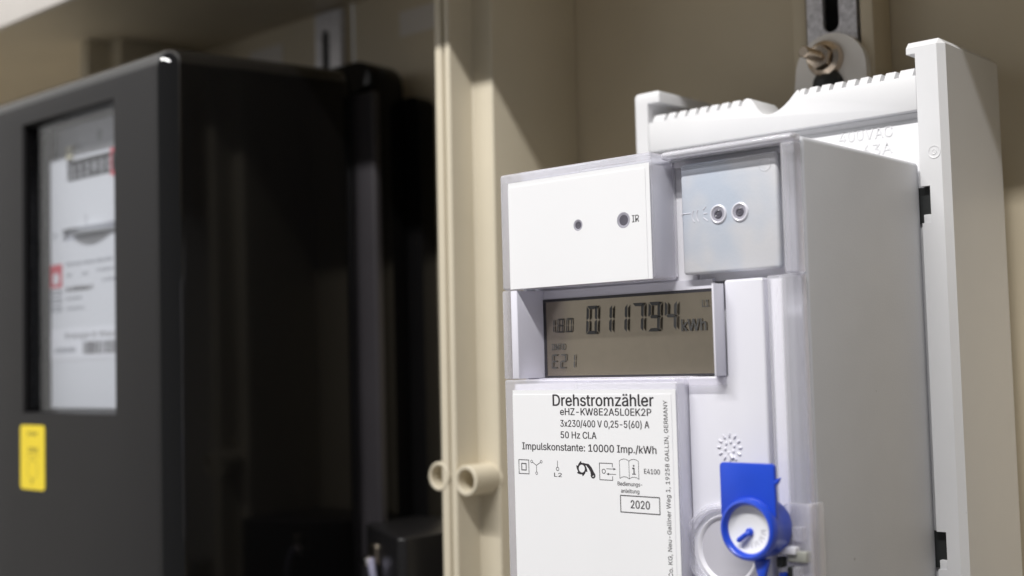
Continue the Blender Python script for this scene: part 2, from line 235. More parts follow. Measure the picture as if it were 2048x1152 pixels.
70:424:53,-143 53,379 112,379 112,319 118,319 137,346 147,355 158,364 171,373 188,379 207,383 229,384 259,382 287,374 313,361 335,342 354,320 370,293 381,261 388,227 390,189 388,151 381,116 370,84 355,57 336,34 313,16 288,3 260,-6 229,-8 208,-7 189,-3 173,4 159,12 147,21 138,31 118,59 114,59 114,-143/220,47 242,49 262,55 279,66 294,80 306,97 316,117 323,139 327,163 328,189 327,215 323,239 316,261 307,281 295,298 280,311 262,322 243,328 220,330 198,328 178,322 161,312 147,299 134,282 125,263 118,241 114,216 113,189 114,162 118,138 125,115 135,95 147,78 162,65 179,55 198,49
72:259:53,0 53,379 112,379 112,321 115,321 124,339 137,354 152,367 171,377 191,383 213,385 229,384 243,384 243,322 230,324 207,326 190,324 174,321 159,315 146,306 135,296 126,284 119,269 115,254 114,237 114,0
73:365:182,-8 157,-7 133,-3 112,3 93,12 76,24 62,38 50,54 41,73 36,94 94,107 101,87 111,72 124,60 141,52 160,47 181,45 206,47 227,53 244,62 258,74 265,88 268,103 266,115 262,126 254,136 243,144 229,150 212,155 149,170 118,180 92,192 72,208 58,227 50,249 47,274 49,295 55,314 65,332 79,347 95,360 115,370 137,378 161,383 187,384 212,383 234,379 254,372 271,363 286,352 299,339 309,324 318,308 324,290 268,277 262,291 254,304 243,316 228,325 210,331 187,333 166,331 147,326 131,317 119,305 111,292 109,277 110,264 115,253 124,243 136,235 152,229 172,223 229,209 261,200 287,187 306,171 320,153 328,131 331,107 329,85 323,65 312,47 298,31 281,18 260,6 236,-2 210,-7
74:227:204,379 204,327 6,327 6,379/65,471 126,471 126,98 127,83 130,70 136,61 144,55 156,51 170,50 185,51 202,54 213,2 192,-3 168,-4 138,-1 113,7 92,21 77,41 68,64 65,93
75:410:182,-5 158,-3 135,2 115,11 97,23 82,39 69,59 60,82 54,109 53,139 53,379 114,379 114,144 116,117 124,94 137,75 154,61 175,53 200,50 218,51 234,55 249,62 263,71 274,83 283,97 290,113 295,132 296,153 296,379 357,379 357,0 298,0 298,92 307,92 294,60 277,35 257,17 234,5 209,-3
78:379:21,0 171,218 171,171 29,379 100,379 147,306 179,253 207,206 175,206 202,253 233,306 282,379 352,379 209,169 209,214 358,0 287,0 231,85 200,136 173,182 205,182 178,136 148,85 91,0
7a:380:42,0 42,46 254,320 254,323 48,323 48,379 333,379 333,331 126,60 126,56 339,56 339,0
e4:389:160,-9 137,-7 115,-3 94,5 76,15 60,29 48,45 38,63 32,84 30,108 32,128 36,146 43,161 53,174 64,184 78,193 92,200 108,206 125,211 178,220 234,227 265,235 276,255 276,257 275,272 272,285 267,297 260,307 251,315 240,322 227,327 212,330 196,331 178,330 163,327 149,322 118,301 100,274 41,291 51,313 64,331 79,346 95,358 114,368 133,375 153,380 173,383 194,384 239,379 255,375 271,369 286,360 300,350 312,336 322,320 330,301 335,278 337,251 337,0 277,0 277,52 272,52 252,25 242,16 229,8 215,1 199,-4 181,-7/170,45 192,47 211,51 228,59 242,68 254,80 263,93 270,108 274,122 276,138 276,190 259,182 231,176 200,171 175,168 134,159 122,153 112,147 103,139 97,130 93,118 92,105 93,93 96,82 102,72 109,64 119,57 130,52 142,48 156,46/261,443 251,444 241,448 233,455 226,463 222,472 221,483 222,494 226,503 233,512 241,518 251,522 261,523 272,522 281,518 290,512 296,503 300,494 301,483 300,472 296,463 290,455 281,448 272,444/117,443 107,444 97,448 89,455 82,463 78,472 77,483 78,494 82,503 89,512 97,518 107,522 117,523 128,522 138,518 146,512 152,503 156,494 158,483 156,472 152,463 146,455 138,448 128,444"""
GLY = {}
for line in GL.split('\n'):
    h, adv, cs = line.split(':')
    if h in ('50', '52', '42'): cs = cs.replace('109,', '126,')   # keep the stem of P, R, B one clean outline
    GLY[chr(int(h, 16))] = (int(adv), [[tuple(map(int, p.split(','))) for p in c.split(' ')] for c in cs.split('/')] if cs else [])
CAP = 503.0
def text(s, x, z, width, cap, y, rot=0, track=0.0, slant=0.0, bm=None, bold=0.0):
    """lettering as flat outlines: left end x, baseline z, overall width and capital height in mm"""
    bm = bm or N(); pen = 0; loops = []
    for ch in s:
        adv, cs = GLY[ch]
        L = [[(px + pen, pz) for px, pz in c] for c in cs]
        if L: loops.append(L)
        pen += adv + track * 1000
    mn = min(p[0] for L in loops for c in L for p in c); mx = max(p[0] for L in loops for c in L for p in c)
    sx = width / (mx - mn); sz = cap / CAP
    def area2(c): return sum(p[0] * q[1] - q[0] * p[1] for p, q in zip(c, c[1:] + c[:1]))
    def inside(p, c):
        r = False
        for (x0, z0), (x1, z1) in zip(c, c[1:] + c[:1]):
            if (z0 > p[1]) != (z1 > p[1]) and p[0] < (x1 - x0) * (p[1] - z0) / (z1 - z0) + x0: r = not r
        return r
    def place(c):
        out = []
        for px, pz in c:
            u, v = (px - mn) * sx, pz * sz; u += v * slant
            out.append((x + u, z + v) if rot == 0 else (x - v, z + u))
        return out
    for L in loops:
        sg = area2(max(L, key=lambda c: abs(area2(c)))) > 0
        outer = [c for c in L if (area2(c) > 0) == sg]; holes = [c for c in L if (area2(c) > 0) != sg]
        for k, c in enumerate(outer):
            P_ = [place(c)] + [place(h) for h in holes if inside(h[0], c)]
            flat(bm, P_, y - 0.004 * k)
            if bold:
                for j, (du, dv) in enumerate(((bold, 0), (bold * .5, bold * .4))): flat(bm, [[(u + du, v + dv) for u, v in l] for l in P_], y - 0.004 * k - 0.0015 * (j + 1))
    return bm

# ---------------------------------------------------------------- materials
def mat(name, col, rough=0.5, metal=0.0, spec=0.5, bump=0.0, bscale=400.0, var=0.0, vscale=60.0, coat=0.0, trans=0.0, ior=1.5, rvar=0.0, specks=0.0):
    m = bpy.data.materials.new(name); m.use_nodes = True; nt = m.node_tree; p = nt.nodes['Principled BSDF']
    p.inputs['Base Color'].default_value = (*col, 1); p.inputs['Roughness'].default_value = rough; p.inputs['Metallic'].default_value = metal
    p.inputs['Specular IOR Level'].default_value = spec; p.inputs['Coat Weight'].default_value = coat; p.inputs['Coat Roughness'].default_value = 0.05
    p.inputs['Transmission Weight'].default_value = trans; p.inputs['IOR'].default_value = ior
    tc = nt.nodes.new('ShaderNodeTexCoord')
    def noise(s, d=4):
        n = nt.nodes.new('ShaderNodeTexNoise'); n.inputs['Scale'].default_value = s; n.inputs['Detail'].default_value = d
        nt.links.new(tc.outputs['Object'], n.inputs['Vector']); return n
    if var > 0:
        n = noise(vscale); r = nt.nodes.new('ShaderNodeMapRange'); r.inputs[1].default_value = 0.3; r.inputs[2].default_value = 0.7
        r.inputs[3].default_value = 1 - var; r.inputs[4].default_value = 1 + var
        nt.links.new(n.outputs['Fac'], r.inputs[0])
        mx = nt.nodes.new('ShaderNodeVectorMath'); mx.operation = 'SCALE'; mx.inputs[0].default_value = col
        nt.links.new(r.outputs[0], mx.inputs['Scale']); nt.links.new(mx.outputs[0], p.inputs['Base Color'])
    if rvar > 0:
        n = noise(vscale * 1.7); r = nt.nodes.new('ShaderNodeMapRange'); r.inputs[3].default_value = max(0.02, rough - rvar); r.inputs[4].default_value = rough + rvar
        nt.links.new(n.outputs['Fac'], r.inputs[0]); nt.links.new(r.outputs[0], p.inputs['Roughness'])
    if specks > 0:   # scattered dust specks and small scuffs
        v = nt.nodes.new('ShaderNodeTexVoronoi'); v.inputs['Scale'].default_value = 110; nt.links.new(tc.outputs['Object'], v.inputs['Vector'])
        wn = nt.nodes.new('ShaderNodeTexWhiteNoise'); nt.links.new(v.outputs['Position'], wn.inputs['Vector'])
        sz = nt.nodes.new('ShaderNodeMapRange'); sz.inputs[1].default_value = 0.55; sz.inputs[2].default_value = 1.0; sz.inputs[3].default_value = 0.0; sz.inputs[4].default_value = 0.055
        nt.links.new(wn.outputs['Value'], sz.inputs[0])
        lt = nt.nodes.new('ShaderNodeMath'); lt.operation = 'LESS_THAN'; nt.links.new(v.outputs['Distance'], lt.inputs[0]); nt.links.new(sz.outputs[0], lt.inputs[1])
        n2 = noise(14, 5); r2 = nt.nodes.new('ShaderNodeMapRange'); r2.inputs[1].default_value = 0.52; r2.inputs[2].default_value = 0.75; r2.inputs[3].default_value = 0.0; r2.inputs[4].default_value = 0.22
        nt.links.new(n2.outputs['Fac'], r2.inputs[0])
        mxx = nt.nodes.new('ShaderNodeMath'); mxx.operation = 'MAXIMUM'; nt.links.new(lt.outputs[0], mxx.inputs[0]); nt.links.new(r2.outputs[0], mxx.inputs[1])
        ml = nt.nodes.new('ShaderNodeMath'); ml.operation = 'MULTIPLY'; ml.inputs[1].default_value = specks; nt.links.new(mxx.outputs[0], ml.inputs[0])
        mc = nt.nodes.new('ShaderNodeMix'); mc.data_type = 'RGBA'; mc.inputs['B'].default_value = (col[0] * 0.35, col[1] * 0.33, col[2] * 0.30, 1); mc.inputs['A'].default_value = (*col, 1)
        if p.inputs['Base Color'].links: nt.links.new(p.inputs['Base Color'].links[0].from_socket, mc.inputs['A'])
        nt.links.new(ml.outputs[0], mc.inputs['Factor']); nt.links.new(mc.outputs['Result'], p.inputs['Base Color'])
    if bump > 0:
        n = noise(bscale, 2); b = nt.nodes.new('ShaderNodeBump'); b.inputs['Strength'].default_value = bump; b.inputs['Distance'].default_value = 0.0002
        nt.links.new(n.outputs['Fac'], b.inputs['Height']); nt.links.new(b.outputs[0], p.inputs['Normal'])
    return m
M_white = mat('white_plastic', (0.69, 0.69, 0.705), 0.42, bump=0.05, bscale=1500, var=0.012, specks=0.15)
M_plate = mat('white_cover_plate', (0.80, 0.79, 0.83), 0.45, var=0.01)
M_thin = bpy.data.materials.new('thin_clear_plastic'); M_thin.use_nodes = True; nt = M_thin.node_tree; p = nt.nodes['Principled BSDF']
p.inputs['Base Color'].default_value = (0.90, 0.893, 0.945, 1); p.inputs['Roughness'].default_value = 0.08; p.inputs['Coat Weight'].default_value = 1.0
tr = nt.nodes.new('ShaderNodeBsdfTransparent'); tr.inputs[0].default_value = (0.985, 0.98, 0.995, 1); lw = nt.nodes.new('ShaderNodeLayerWeight'); lw.inputs[0].default_value = 0.3
mr = nt.nodes.new('ShaderNodeMapRange'); mr.inputs[3].default_value = 0.14; mr.inputs[4].default_value = 0.6; mi = nt.nodes.new('ShaderNodeMixShader')
nt.links.new(lw.outputs['Facing'], mr.inputs[0]); nt.links.new(mr.outputs[0], mi.inputs[0]); nt.links.new(tr.outputs[0], mi.inputs[1]); nt.links.new(p.outputs[0], mi.inputs[2]); nt.links.new(mi.outputs[0], nt.nodes['Material Output'].inputs[0])
M_core = mat('white_carrier', (0.88, 0.875, 0.92), 0.4)
M_shell = mat('lilac_white_shell', (0.735, 0.73, 0.795), 0.3, var=0.015, vscale=40, coat=0.6)
M_frame = mat('lilac_white_frame', (0.74, 0.73, 0.81), 0.38, var=0.02)
M_grey = mat('grey_housing', (0.63, 0.638, 0.675), 0.5, bump=0.18, bscale=1800, var=0.02, specks=0.5)
M_paper = mat('white_label_paper', (0.84, 0.84, 0.86), 0.35, var=0.01, vscale=30)
M_ink = mat('black_print', (0.022, 0.018, 0.022), 0.5)
M_clear = mat('clear_plastic', (0.90, 0.893, 0.945), 0.07, coat=0.9)
nt = M_clear.node_tree; tr = nt.nodes.new('ShaderNodeBsdfTransparent'); tr.inputs[0].default_value = (0.965, 0.962, 0.985, 1); mi = nt.nodes.new('ShaderNodeMixShader')
lw = nt.nodes.new('ShaderNodeLayerWeight'); lw.inputs[0].default_value = 0.35; mr = nt.nodes.new('ShaderNodeMapRange'); mr.inputs[3].default_value = 0.30; mr.inputs[4].default_value = 0.75
nt.links.new(lw.outputs['Facing'], mr.inputs[0]); nt.links.new(mr.outputs[0], mi.inputs[0]); nt.links.new(tr.outputs[0], mi.inputs[1]); nt.links.new(nt.nodes['Principled BSDF'].outputs[0], mi.inputs[2])
gg = nt.nodes.new('ShaderNodeBsdfGlass'); gg.inputs['Color'].default_value = (0.965, 0.96, 0.99, 1); gg.inputs['Roughness'].default_value = 0.02; gg.inputs['IOR'].default_value = 1.49
m2 = nt.nodes.new('ShaderNodeMixShader'); m2.inputs[0].default_value = 0.24
nt.links.new(mi.outputs[0], m2.inputs[1]); nt.links.new(gg.outputs[0], m2.inputs[2]); nt.links.new(m2.outputs[0], nt.nodes['Material Output'].inputs[0])
M_beige = mat('beige_plastic', (0.60, 0.54, 0.42), 0.5, bump=0.08, bscale=900, var=0.03, vscale=25, specks=0.45)
M_wall = mat('beige_back_panel', (0.58, 0.505, 0.375), 0.5, bump=0.10, bscale=700, var=0.05, vscale=18, specks=0.4)
M_pale = mat('pale_beige_trim', (0.62, 0.585, 0.55), 0.45, var=0.02)
M_zinc = mat('zinc_plated_steel', (0.62, 0.61, 0.64), 0.45, metal=0.6, bump=0.35, bscale=700, var=0.25, vscale=700)
M_brass = mat('yellow_passivated_steel', (0.62, 0.52, 0.42), 0.24, metal=1.0, var=0.08, vscale=200)
M_dark = mat('dark_plastic_and_shade', (0.02, 0.022, 0.022), 0.5)  # dark latch parts, and shade put as colour into notches, slots and hole
M_black = mat('black_bakelite', (0.010, 0.0092, 0.010), 0.5, bump=0.02, bscale=1200, var=0.05, spec=0.25, coat=0.19)
M_gloss = mat('black_gloss_bakelite', (0.005, 0.0048, 0.0050), 0.10, var=0.05, spec=0.2)
M_face = mat('meter_faceplate', (0.55, 0.56, 0.60), 0.5)
M_card = mat('white_card', (0.74, 0.745, 0.76), 0.5)
M_blue = mat('blue_seal_plastic', (0.014, 0.064, 0.56), 0.30, var=0.05, vscale=120, coat=0.35, bump=0.06, bscale=900)
M_yellow = mat('yellow_sticker', (0.86, 0.66, 0.025), 0.45, var=0.03)
M_red = mat('red_print', (0.62, 0.07, 0.10), 0.5)
M_greyink = mat('grey_print', (0.30, 0.31, 0.34), 0.5)
M_nut = mat('smoky_latch_plastic', (0.34, 0.34, 0.30), 0.35, var=0.15, vscale=250)
M_sensor = mat('smoky_sensor_lens', (0.10, 0.095, 0.12), 0.12, coat=0.4)
M_lead = mat('sensor_rim', (0.36, 0.35, 0.41), 0.3)
# liquid crystal display: semi-mirror backing, dark segments
M_lcd = mat('lcd_reflector', (0.36, 0.315, 0.25), 0.25, metal=0.9, var=0.03, vscale=400)
M_seg = mat('lcd_segment', (0.06, 0.06, 0.06), 0.45)
M_lcdedge = mat('lcd_dark_border', (0.035, 0.033, 0.04), 0.3)
# frosted translucent flap with cloudy bluish things behind it
M_frost = mat('frosted_flap', (0.6, 0.62, 0.66), 0.38, trans=0.10, ior=1.45, bump=0.15, bscale=1500)
nt = M_frost.node_tree; p = nt.nodes['Principled BSDF']; tcn = nt.nodes.new('ShaderNodeTexCoord')
no = nt.nodes.new('ShaderNodeTexNoise'); no.inputs['Scale'].default_value = 62; no.inputs['Detail'].default_value = 2.5
ra = nt.nodes.new('ShaderNodeValToRGB'); ra.color_ramp.elements[0].position = 0.36; ra.color_ramp.elements[0].color = (0.52, 0.575, 0.67, 1)
ra.color_ramp.elements[1].position = 0.60; ra.color_ramp.elements[1].color = (0.66, 0.66, 0.69, 1)
nt.links.new(tcn.outputs['Object'], no.inputs['Vector']); nt.links.new(no.outputs['Fac'], ra.inputs[0]); nt.links.new(ra.outputs[0], p.inputs['Base Color'])
# thin window pane: see-through with a Fresnel sheen
M_pane = bpy.data.materials.new('window_glass'); M_pane.use_nodes = True; nt = M_pane.node_tree; nt.nodes.remove(nt.nodes['Principled BSDF'])
tr = nt.nodes.new('ShaderNodeBsdfTransparent'); tr.inputs[0].default_value = (0.93, 0.94, 0.96, 1); gl = nt.nodes.new('ShaderNodeBsdfGlossy'); gl.inputs['Roughness'].default_value = 0.04
lw = nt.nodes.new('ShaderNodeLayerWeight'); pw = nt.nodes.new('ShaderNodeMath'); pw.operation = 'POWER'; pw.inputs[1].default_value = 4.0; nt.links.new(lw.outputs['Facing'], pw.inputs[0])
fr = nt.nodes.new('ShaderNodeMapRange'); fr.inputs[3].default_value = 0.045; fr.inputs[4].default_value = 0.9; nt.links.new(pw.outputs[0], fr.inputs[0]); mi = nt.nodes.new('ShaderNodeMixShader')
nt.links.new(fr.outputs[0], mi.inputs[0]); nt.links.new(tr.outputs[0], mi.inputs[1]); nt.links.new(gl.outputs[0], mi.inputs[2]); nt.links.new(mi.outputs[0], nt.nodes['Material Output'].inputs[0])

# ================================================================ the cabinet: back, ceiling, dividers
W = 120.0
bm = N(); box(bm, -197.0, 420, W, W + 4, -480, 200); struct(obj('back_wall', bm, M_wall))
bm = N(); box(bm, -760, -202.4, W, W + 4, -480, 200); struct(obj('back_wall_panel', bm, M_wall))
bm = N(); box(bm, -203, -196.4, W + 8, W + 10, -480, 200); struct(obj('back_wall_joint', bm, M_wall))
bm = N(); prism(bm, [[(18.6, 111.3), (W - 0.2, 115), (W - 0.2, 160), (18.6, 160)]], 'x', -760, 420); struct(obj('cabinet_ceiling', bm, M_wall, angle=None))
bm = N(); prism(bm, [[(15.6, 110.9), (18.5, 110.9), (18.5, 190), (15.6, 190)]], 'x', -760, 420, bev=0.6); struct(obj('cabinet_ceiling_trim', bm, M_pale))

RT = [(-79.2, 59.1), (-76.4, 59.1), (-76.4, 70.9), (-66.5, 70.9), (-66.5, W - 0.1), (-79.2, W - 0.1)]
LT = [(-84.0, 59.1), (-80.4, 59.1), (-80.4, W - 0.1), (-94.0, W - 0.1), (-94.0, 70.9), (-84.0, 70.9)]
TILT = (42.0, 0.008)
def tray(poly, bx, bz, br, dx, label):
    cx = sum(p[0] for p in poly) / len(poly) + dx
    t = thing('cabinet_divider', label, 'cabinet divider', (cx, W - 1, -400), 'beige upright dividers between the meter places')
    b = N(); prism(b, [[(x + dx, y) for x, y in poly]], 'z', -400, 114, bev=0.7, seg=3)
    obj('divider_profile', b, M_beige, t, tilt=TILT)
    b = N(); lathe(b, (bx + dx, 0, bz), [(3.9, 68.0), (3.9, 59.2), (4.2, 58.8), (br - 0.35, 58.8), (br, 59.2), (br, 71.2), (br + 0.5, 71.6)], 40)
    lathe(b, (bx + dx, 0, bz), [(0, 66.5), (3.95, 66.5)], 24)
    obj('screw_boss', b, M_beige, t)
    return t
tray(RT, -72.9, -93.5, 5.45, 0, 'right half of the beige upright divider beside the transparent meter, with hollow screw post')
tray(LT, -86.3, -92.5, 5.2, 0, 'left half of the beige upright divider bordering the black meter, with hollow screw post')
tray(RT, -72.9, -93.5, 5.45, -250, 'blurred beige divider half behind the top left of the black meter, its right one')
tray(LT, -86.3, -92.5, 5.2, -250, 'blurred beige divider half behind the top left of the black meter, its left one')

tray(RT, -72.9, -93.5, 5.45, 250, 'right half of the beige divider beyond the right side of the white bracket')
tray(LT, -86.3, -92.5, 5.2, 250, 'left half of the beige divider beyond the right side of the white bracket')
# white plaster wall of the room to the left of the cabinet niche (outside the picture; it is what the glossy fronts mirror)
bm = N(); box(bm, -800, -762, -2400, 124, -1100, 1300); struct(obj('room_wall', bm, mat('white_plaster', (0.82, 0.82, 0.82), 0.8, bump=0.2, bscale=60)))
bm = N(); box(bm, -762, 2200, -2400, 10, -1110, -1100); struct(obj('room_floor', bm, mat('pale_concrete', (0.55, 0.52, 0.48), 0.8, bump=0.3, bscale=20, var=0.1, vscale=4)))
# mounting rails on the back wall
def rail(x0, x1, y0, ztop, s0, s1, stop, label, t2=1.6):
    t = thing('mounting_rail', label, 'rail', ((x0 + x1) / 2, W, -300), 'slotted zinc mounting rails on the back wall')
    b = N(); prism(b, [[(x0, -300), (x1, -300), (x1, ztop), (x0, ztop)], rrect(s0, s1, stop - 55, stop, (s1 - s0) / 2 - 0.05)], 'y', y0, y0 + t2)
    obj('slotted_face', b, M_zinc, t)
    b = N(); box(b, x0, x0 + 1.2, y0 + t2, W - 0.1, -300, ztop); box(b, x1 - 1.2, x1, y0 + t2, W - 0.1, -300, ztop); obj('rail_flange', b, M_zinc, t)
    b = N(); box(b, x0 + 1.3, x1 - 1.3, W - 1.0, W - 0.2, -300, ztop - 1); obj('slot_dark_sheet', b, M_dark, t)  # dark sheet put behind the slot for the black inside of the rail
    return t
rail(39.7, 57.0, 108.0, 118, 45.3, 51.0, 106, 'zinc slotted rail behind the white bracket, above its bolted lug')
rail(-221.2, -203.0, 117.0, 113.8, -216.4, -211.2, 105.2, 'blurred zinc rail with one dark slot, above the black meter')
b = N(); box(b, 58.6, 63.0, 107, W - 0.2, -300, 112, 0.6); tag(obj('channel_rib', b, M_wall), 'beige rib on the back wall to the right of the rail', 'rib', 'ribs beside the right rail')
b = N(); box(b, 33.2, 38.2, 110, W - 0.2, -300, 112, 0.6); tag(obj('channel_rib', b, M_wall), 'beige rib on the back wall to the left of the bolted rail', 'rib', 'ribs beside the right rail')

# pale labels stuck on the back wall
b = N(); box(b, -166, -126, W - 0.35, W - 0.02, 93.2, 104.4); tag(obj('wall_label', b, M_pale), 'blank pinkish white label on the back wall left of the divider', 'label', 'blank labels on the back wall')
b = N(); box(b, -276, -249.5, W - 0.35, W - 0.02, 94, 106.6); tag(obj('wall_label', b, M_pale), 'blank pale label on the back wall just above the black meter', 'label', 'blank labels on the back wall')

# ================================================================ white adapter bracket behind the electronic meter
br = thing('meter_bracket', 'white plastic mounting bracket carrying the transparent fronted meter', 'bracket', (47, 112, -150))
Y0 = 72.5
b = N()
full = [(91, Y0), (97.2, Y0), (99, Y0 + 1.8), (99, 112), (91, 112)]
cut = [(93.6, Y0), (97.2, Y0), (99, Y0 + 1.8), (99, 112), (93.6, 112)]
for poly, z0, z1 in ((full, -150, -111.4), (cut, -111.4, -101.3), (full, -101.3, -17.3), (cut, -17.3, -7.1), (full, -7.1, 30.1)):
    prism(b, [poly], 'z', z0, z1)
bmesh.ops.remove_doubles(b, verts=b.verts, dist=0.001)
obj('side_post', b, M_white, br)
b = N(); box(b, -4.6, 0.25, Y0, 112, -150, 30.4); obj('side_post', b, M_white, br)
b = N(); ebox(b, 88.5, 99, Y0, 112, 30.1, 33.6, 1.8, lambda p: (p.z > 33.5 and (p.y < 73 or p.x > 98.9)) or (p.x > 98.9 and p.y < 73)); obj('guide_arm', b, M_white, br)
b = N(); ebox(b, -4.6, 5.0, Y0, 112, 30.4, 34.4, 1.5, lambda p: (p.z > 34.3 and (p.y < 73 or p.x > 4.9 or p.x < -4.5)) or (p.x > 4.9 and p.y < 73), 2); obj('guide_arm', b, M_white, br)
sad = [(36.3, 24.2), (36.7, 26.3), (38.4, 25.9), (39.6, 24.6), (40.8, 22.6), (42.2, 20.9), (43.8, 20.15), (45.8, 20.2), (47.8, 20.9), (49.8, 22.0), (51.6, 23.4), (53.2, 25.0), (54.6, 26.1), (55.4, 24.2)]
b = N(); prism(b, [[(0.3, 14.3), (90.95, 14.3), (90.95, 24.0)] + sad[::-1] + [(0.3, 24.0)]], 'y', Y0, 87.5, bev=0.35); obj('top_beam', b, M_white, br)
def tooth(x0, x1):
    b = N(); prism(b, [[(Y0 + 0.02, 23.8), (Y0 + 0.25, 24.6), (Y0 + 1.6, 26.35), (86.5, 26.35), (86.5, 23.8)]], 'x', x0, x1, bev=0.18, seg=2)
    return obj('tooth', b, M_white, br, angle=50)
gl_ = [6.95, 10.95, 14.93, 18.95, 22.87, 26.8, 30.72, 34.66]; gr_ = [57.1, 61.1, 65.2, 69.25, 73.3, 77.15, 81.0, 85.3]
e = [1.4] + gl_ + [36.9]
for i in range(9): tooth(e[i] + 0.62, e[i + 1] - 0.62)
e = [54.2] + gr_ + [90.7]
for i in range(9): tooth(e[i] + 0.62, e[i + 1] - 0.62)
b = N(); box(b, 0.3, 90.9, 75.7, 78.0, -150, 14.2); obj('inner_panel', b, M_white, br)
b = N(); box(b, 2.0, 90.8, 75.3, 75.69, -140, 12.4, 0.25); obj('raised_plate', b, M_white, br)
# raised lettering on the panel
b = N()
text('400V', 65.8, 8.6, 10.8, 3.1, 75.17, bm=b); text('AC', 76.9, 8.5, 5.4, 3.1, 75.17, bm=b); text('63A', 73.0, 3.8, 9.0, 3.1, 75.17, bm=b)
r = bmesh.ops.extrude_face_region(b, geom=b.faces[:]); bmesh.ops.translate(b, verts=[g for g in r['geom'] if isinstance(g, bmesh.types.BMVert)], vec=(0, 0.1, 0))
obj('raised_lettering', b, M_white, br, angle=30)
b = N(); lathe(b, (95.2, Y0, 2.0), [(1.85, 0.05), (1.8, -0.12), (1.6, -0.12), (1.35, 0.02)], 28); lathe(b, (95.2, Y0, 2.0), [(0.75, 0.04), (0.7, -0.10), (0.5, -0.10), (0.35, 0.0), (0.2, -0.06), (0, -0.06)], 20); obj('moulded_dot', b, M_white, br)
for zt in (-17.3, -111.4):
    b = N(); box(b, 91.2, 93.55, Y0 + 0.6, 80, zt - 0.6, zt + 2.4, 0.2); obj('clip_tab', b, M_white, br)
b = N(); prism(b, [[(87.5, 74.5), (93.55, 74.5), (93.55, 87), (90.96, 87), (90.96, 75.2), (87.5, 75.2)]], 'z', -17.2, -7.2); obj('notch_shade_block', b, M_dark, br)  # black block put in the notch, standing for the shade of the interior
b = N(); prism(b, [[(87.5, 74.5), (93.55, 74.5), (93.55, 87), (90.96, 87), (90.96, 75.2), (87.5, 75.2)]], 'z', -111.3, -101.4); obj('notch_shade_block', b, M_dark, br)  # lower notch blacked out the same way, in place of its shade
lug = [(49.2 + 12.3 * math.cos(math.radians(a)), 37.4 + 12.3 * math.sin(math.radians(a))) for a in range(0, 181, 12)] + [(36.4, 33), (34.8, 27), (31.5, 22), (27, 18), (27, 10), (61.5, 10)]
b = N(); prism(b, [lug, circle(48.6, 32.2, 5.4, 28)], 'y', 104.0, 107.6); obj('mounting_lug', b, mat('cream_plastic', (0.86, 0.83, 0.79), 0.4, var=0.02), br)

bo = thing('lug_bolt', 'shiny threaded bolt with flange nut on the bracket lug', 'bolt', (48.2, 108, 41.4))
b = N(); prof = [(0, 88.6), (1.5, 88.6), (1.85, 89.0)]
y = 89.0
while y < 103.0: prof += [(1.85, y), (1.6, y + 0.35)]; y += 0.7
prof += [(1.85, 104)]
lathe(b, (48.2, 0, 41.4), prof, 24); obj('threaded_shank', b, M_brass, bo, angle=20)
b = N(); prism(b, [circle(48.2, 41.4, 4.1, 6, 0.3)], 'y', 97.5, 101.6, bev=0.35, seg=3); obj('hex_nut', b, M_brass, bo, angle=25)
b = N(); lathe(b, (48.2, 0, 41.4), [(4.0, 100.6), (5.5, 101.4), (5.9, 102.4), (5.9, 103.9), (3.0, 103.9)], 36); obj('washer', b, M_brass, bo)
b = N(); lathe(b, (48.4, 0, 33.2), [(0, 100.4), (2.5, 100.7), (4.6, 102.3), (5.2, 104.6), (5.2, 107.4)], 28); tag(obj('lug_hole_fill', b, M_dark), 'round dark plug in the bracket lug under the bolt', 'filling')  # black dome put into the lug's hole, for the dark inside it

# ================================================================ electronic meter with clear front
em = thing('electricity_meter', 'electronic electricity meter with transparent front, brown display and white labels', 'electricity meter', (45, 45, -136))
b = N(); box(b, 0, 90, 8.4, 74.3, -136, -0.2, 1.3, 3)
fr_ = max((f for f in b.faces if f.normal.y < -0.9), key=lambda f: f.calc_area())
r = bmesh.ops.inset_region(b, faces=[fr_], thickness=0.5, depth=0); r = bmesh.ops.extrude_face_region(b, geom=[fr_])
bmesh.ops.translate(b, verts=[g for g in r['geom'] if isinstance(g, bmesh.types.BMVert)], vec=(0, 7.0, 0)); bmesh.ops.delete(b, geom=[fr_], context='FACES')
obj('housing', b, M_grey, em)
b = N(); box(b, 2.0, 57.2, 11.8, 15.2, -134, -1.9, 0.3); obj('inner_plate', b, M_plate, em)
b = N(); box(b, 57.3, 83.8, 12.0, 15.2, -33.4, -2.4, 0.3); obj('inner_plate', b, M_plate, em)
b = N(); prism(b, [[(57.5, -134), (79.9, -134), (79.9, -33.7), (69.1, -33.7), (69.1, -57.3), (57.5, -57.3)]], 'y', 5.0, 15.2, bev=0.6, seg=3); obj('inner_plate', b, M_shell, em)
b = N(); box(b, 51.9, 88.2, 10.6, 11.9, -3.4, -0.25); obj('inner_plate', b, M_plate, em)
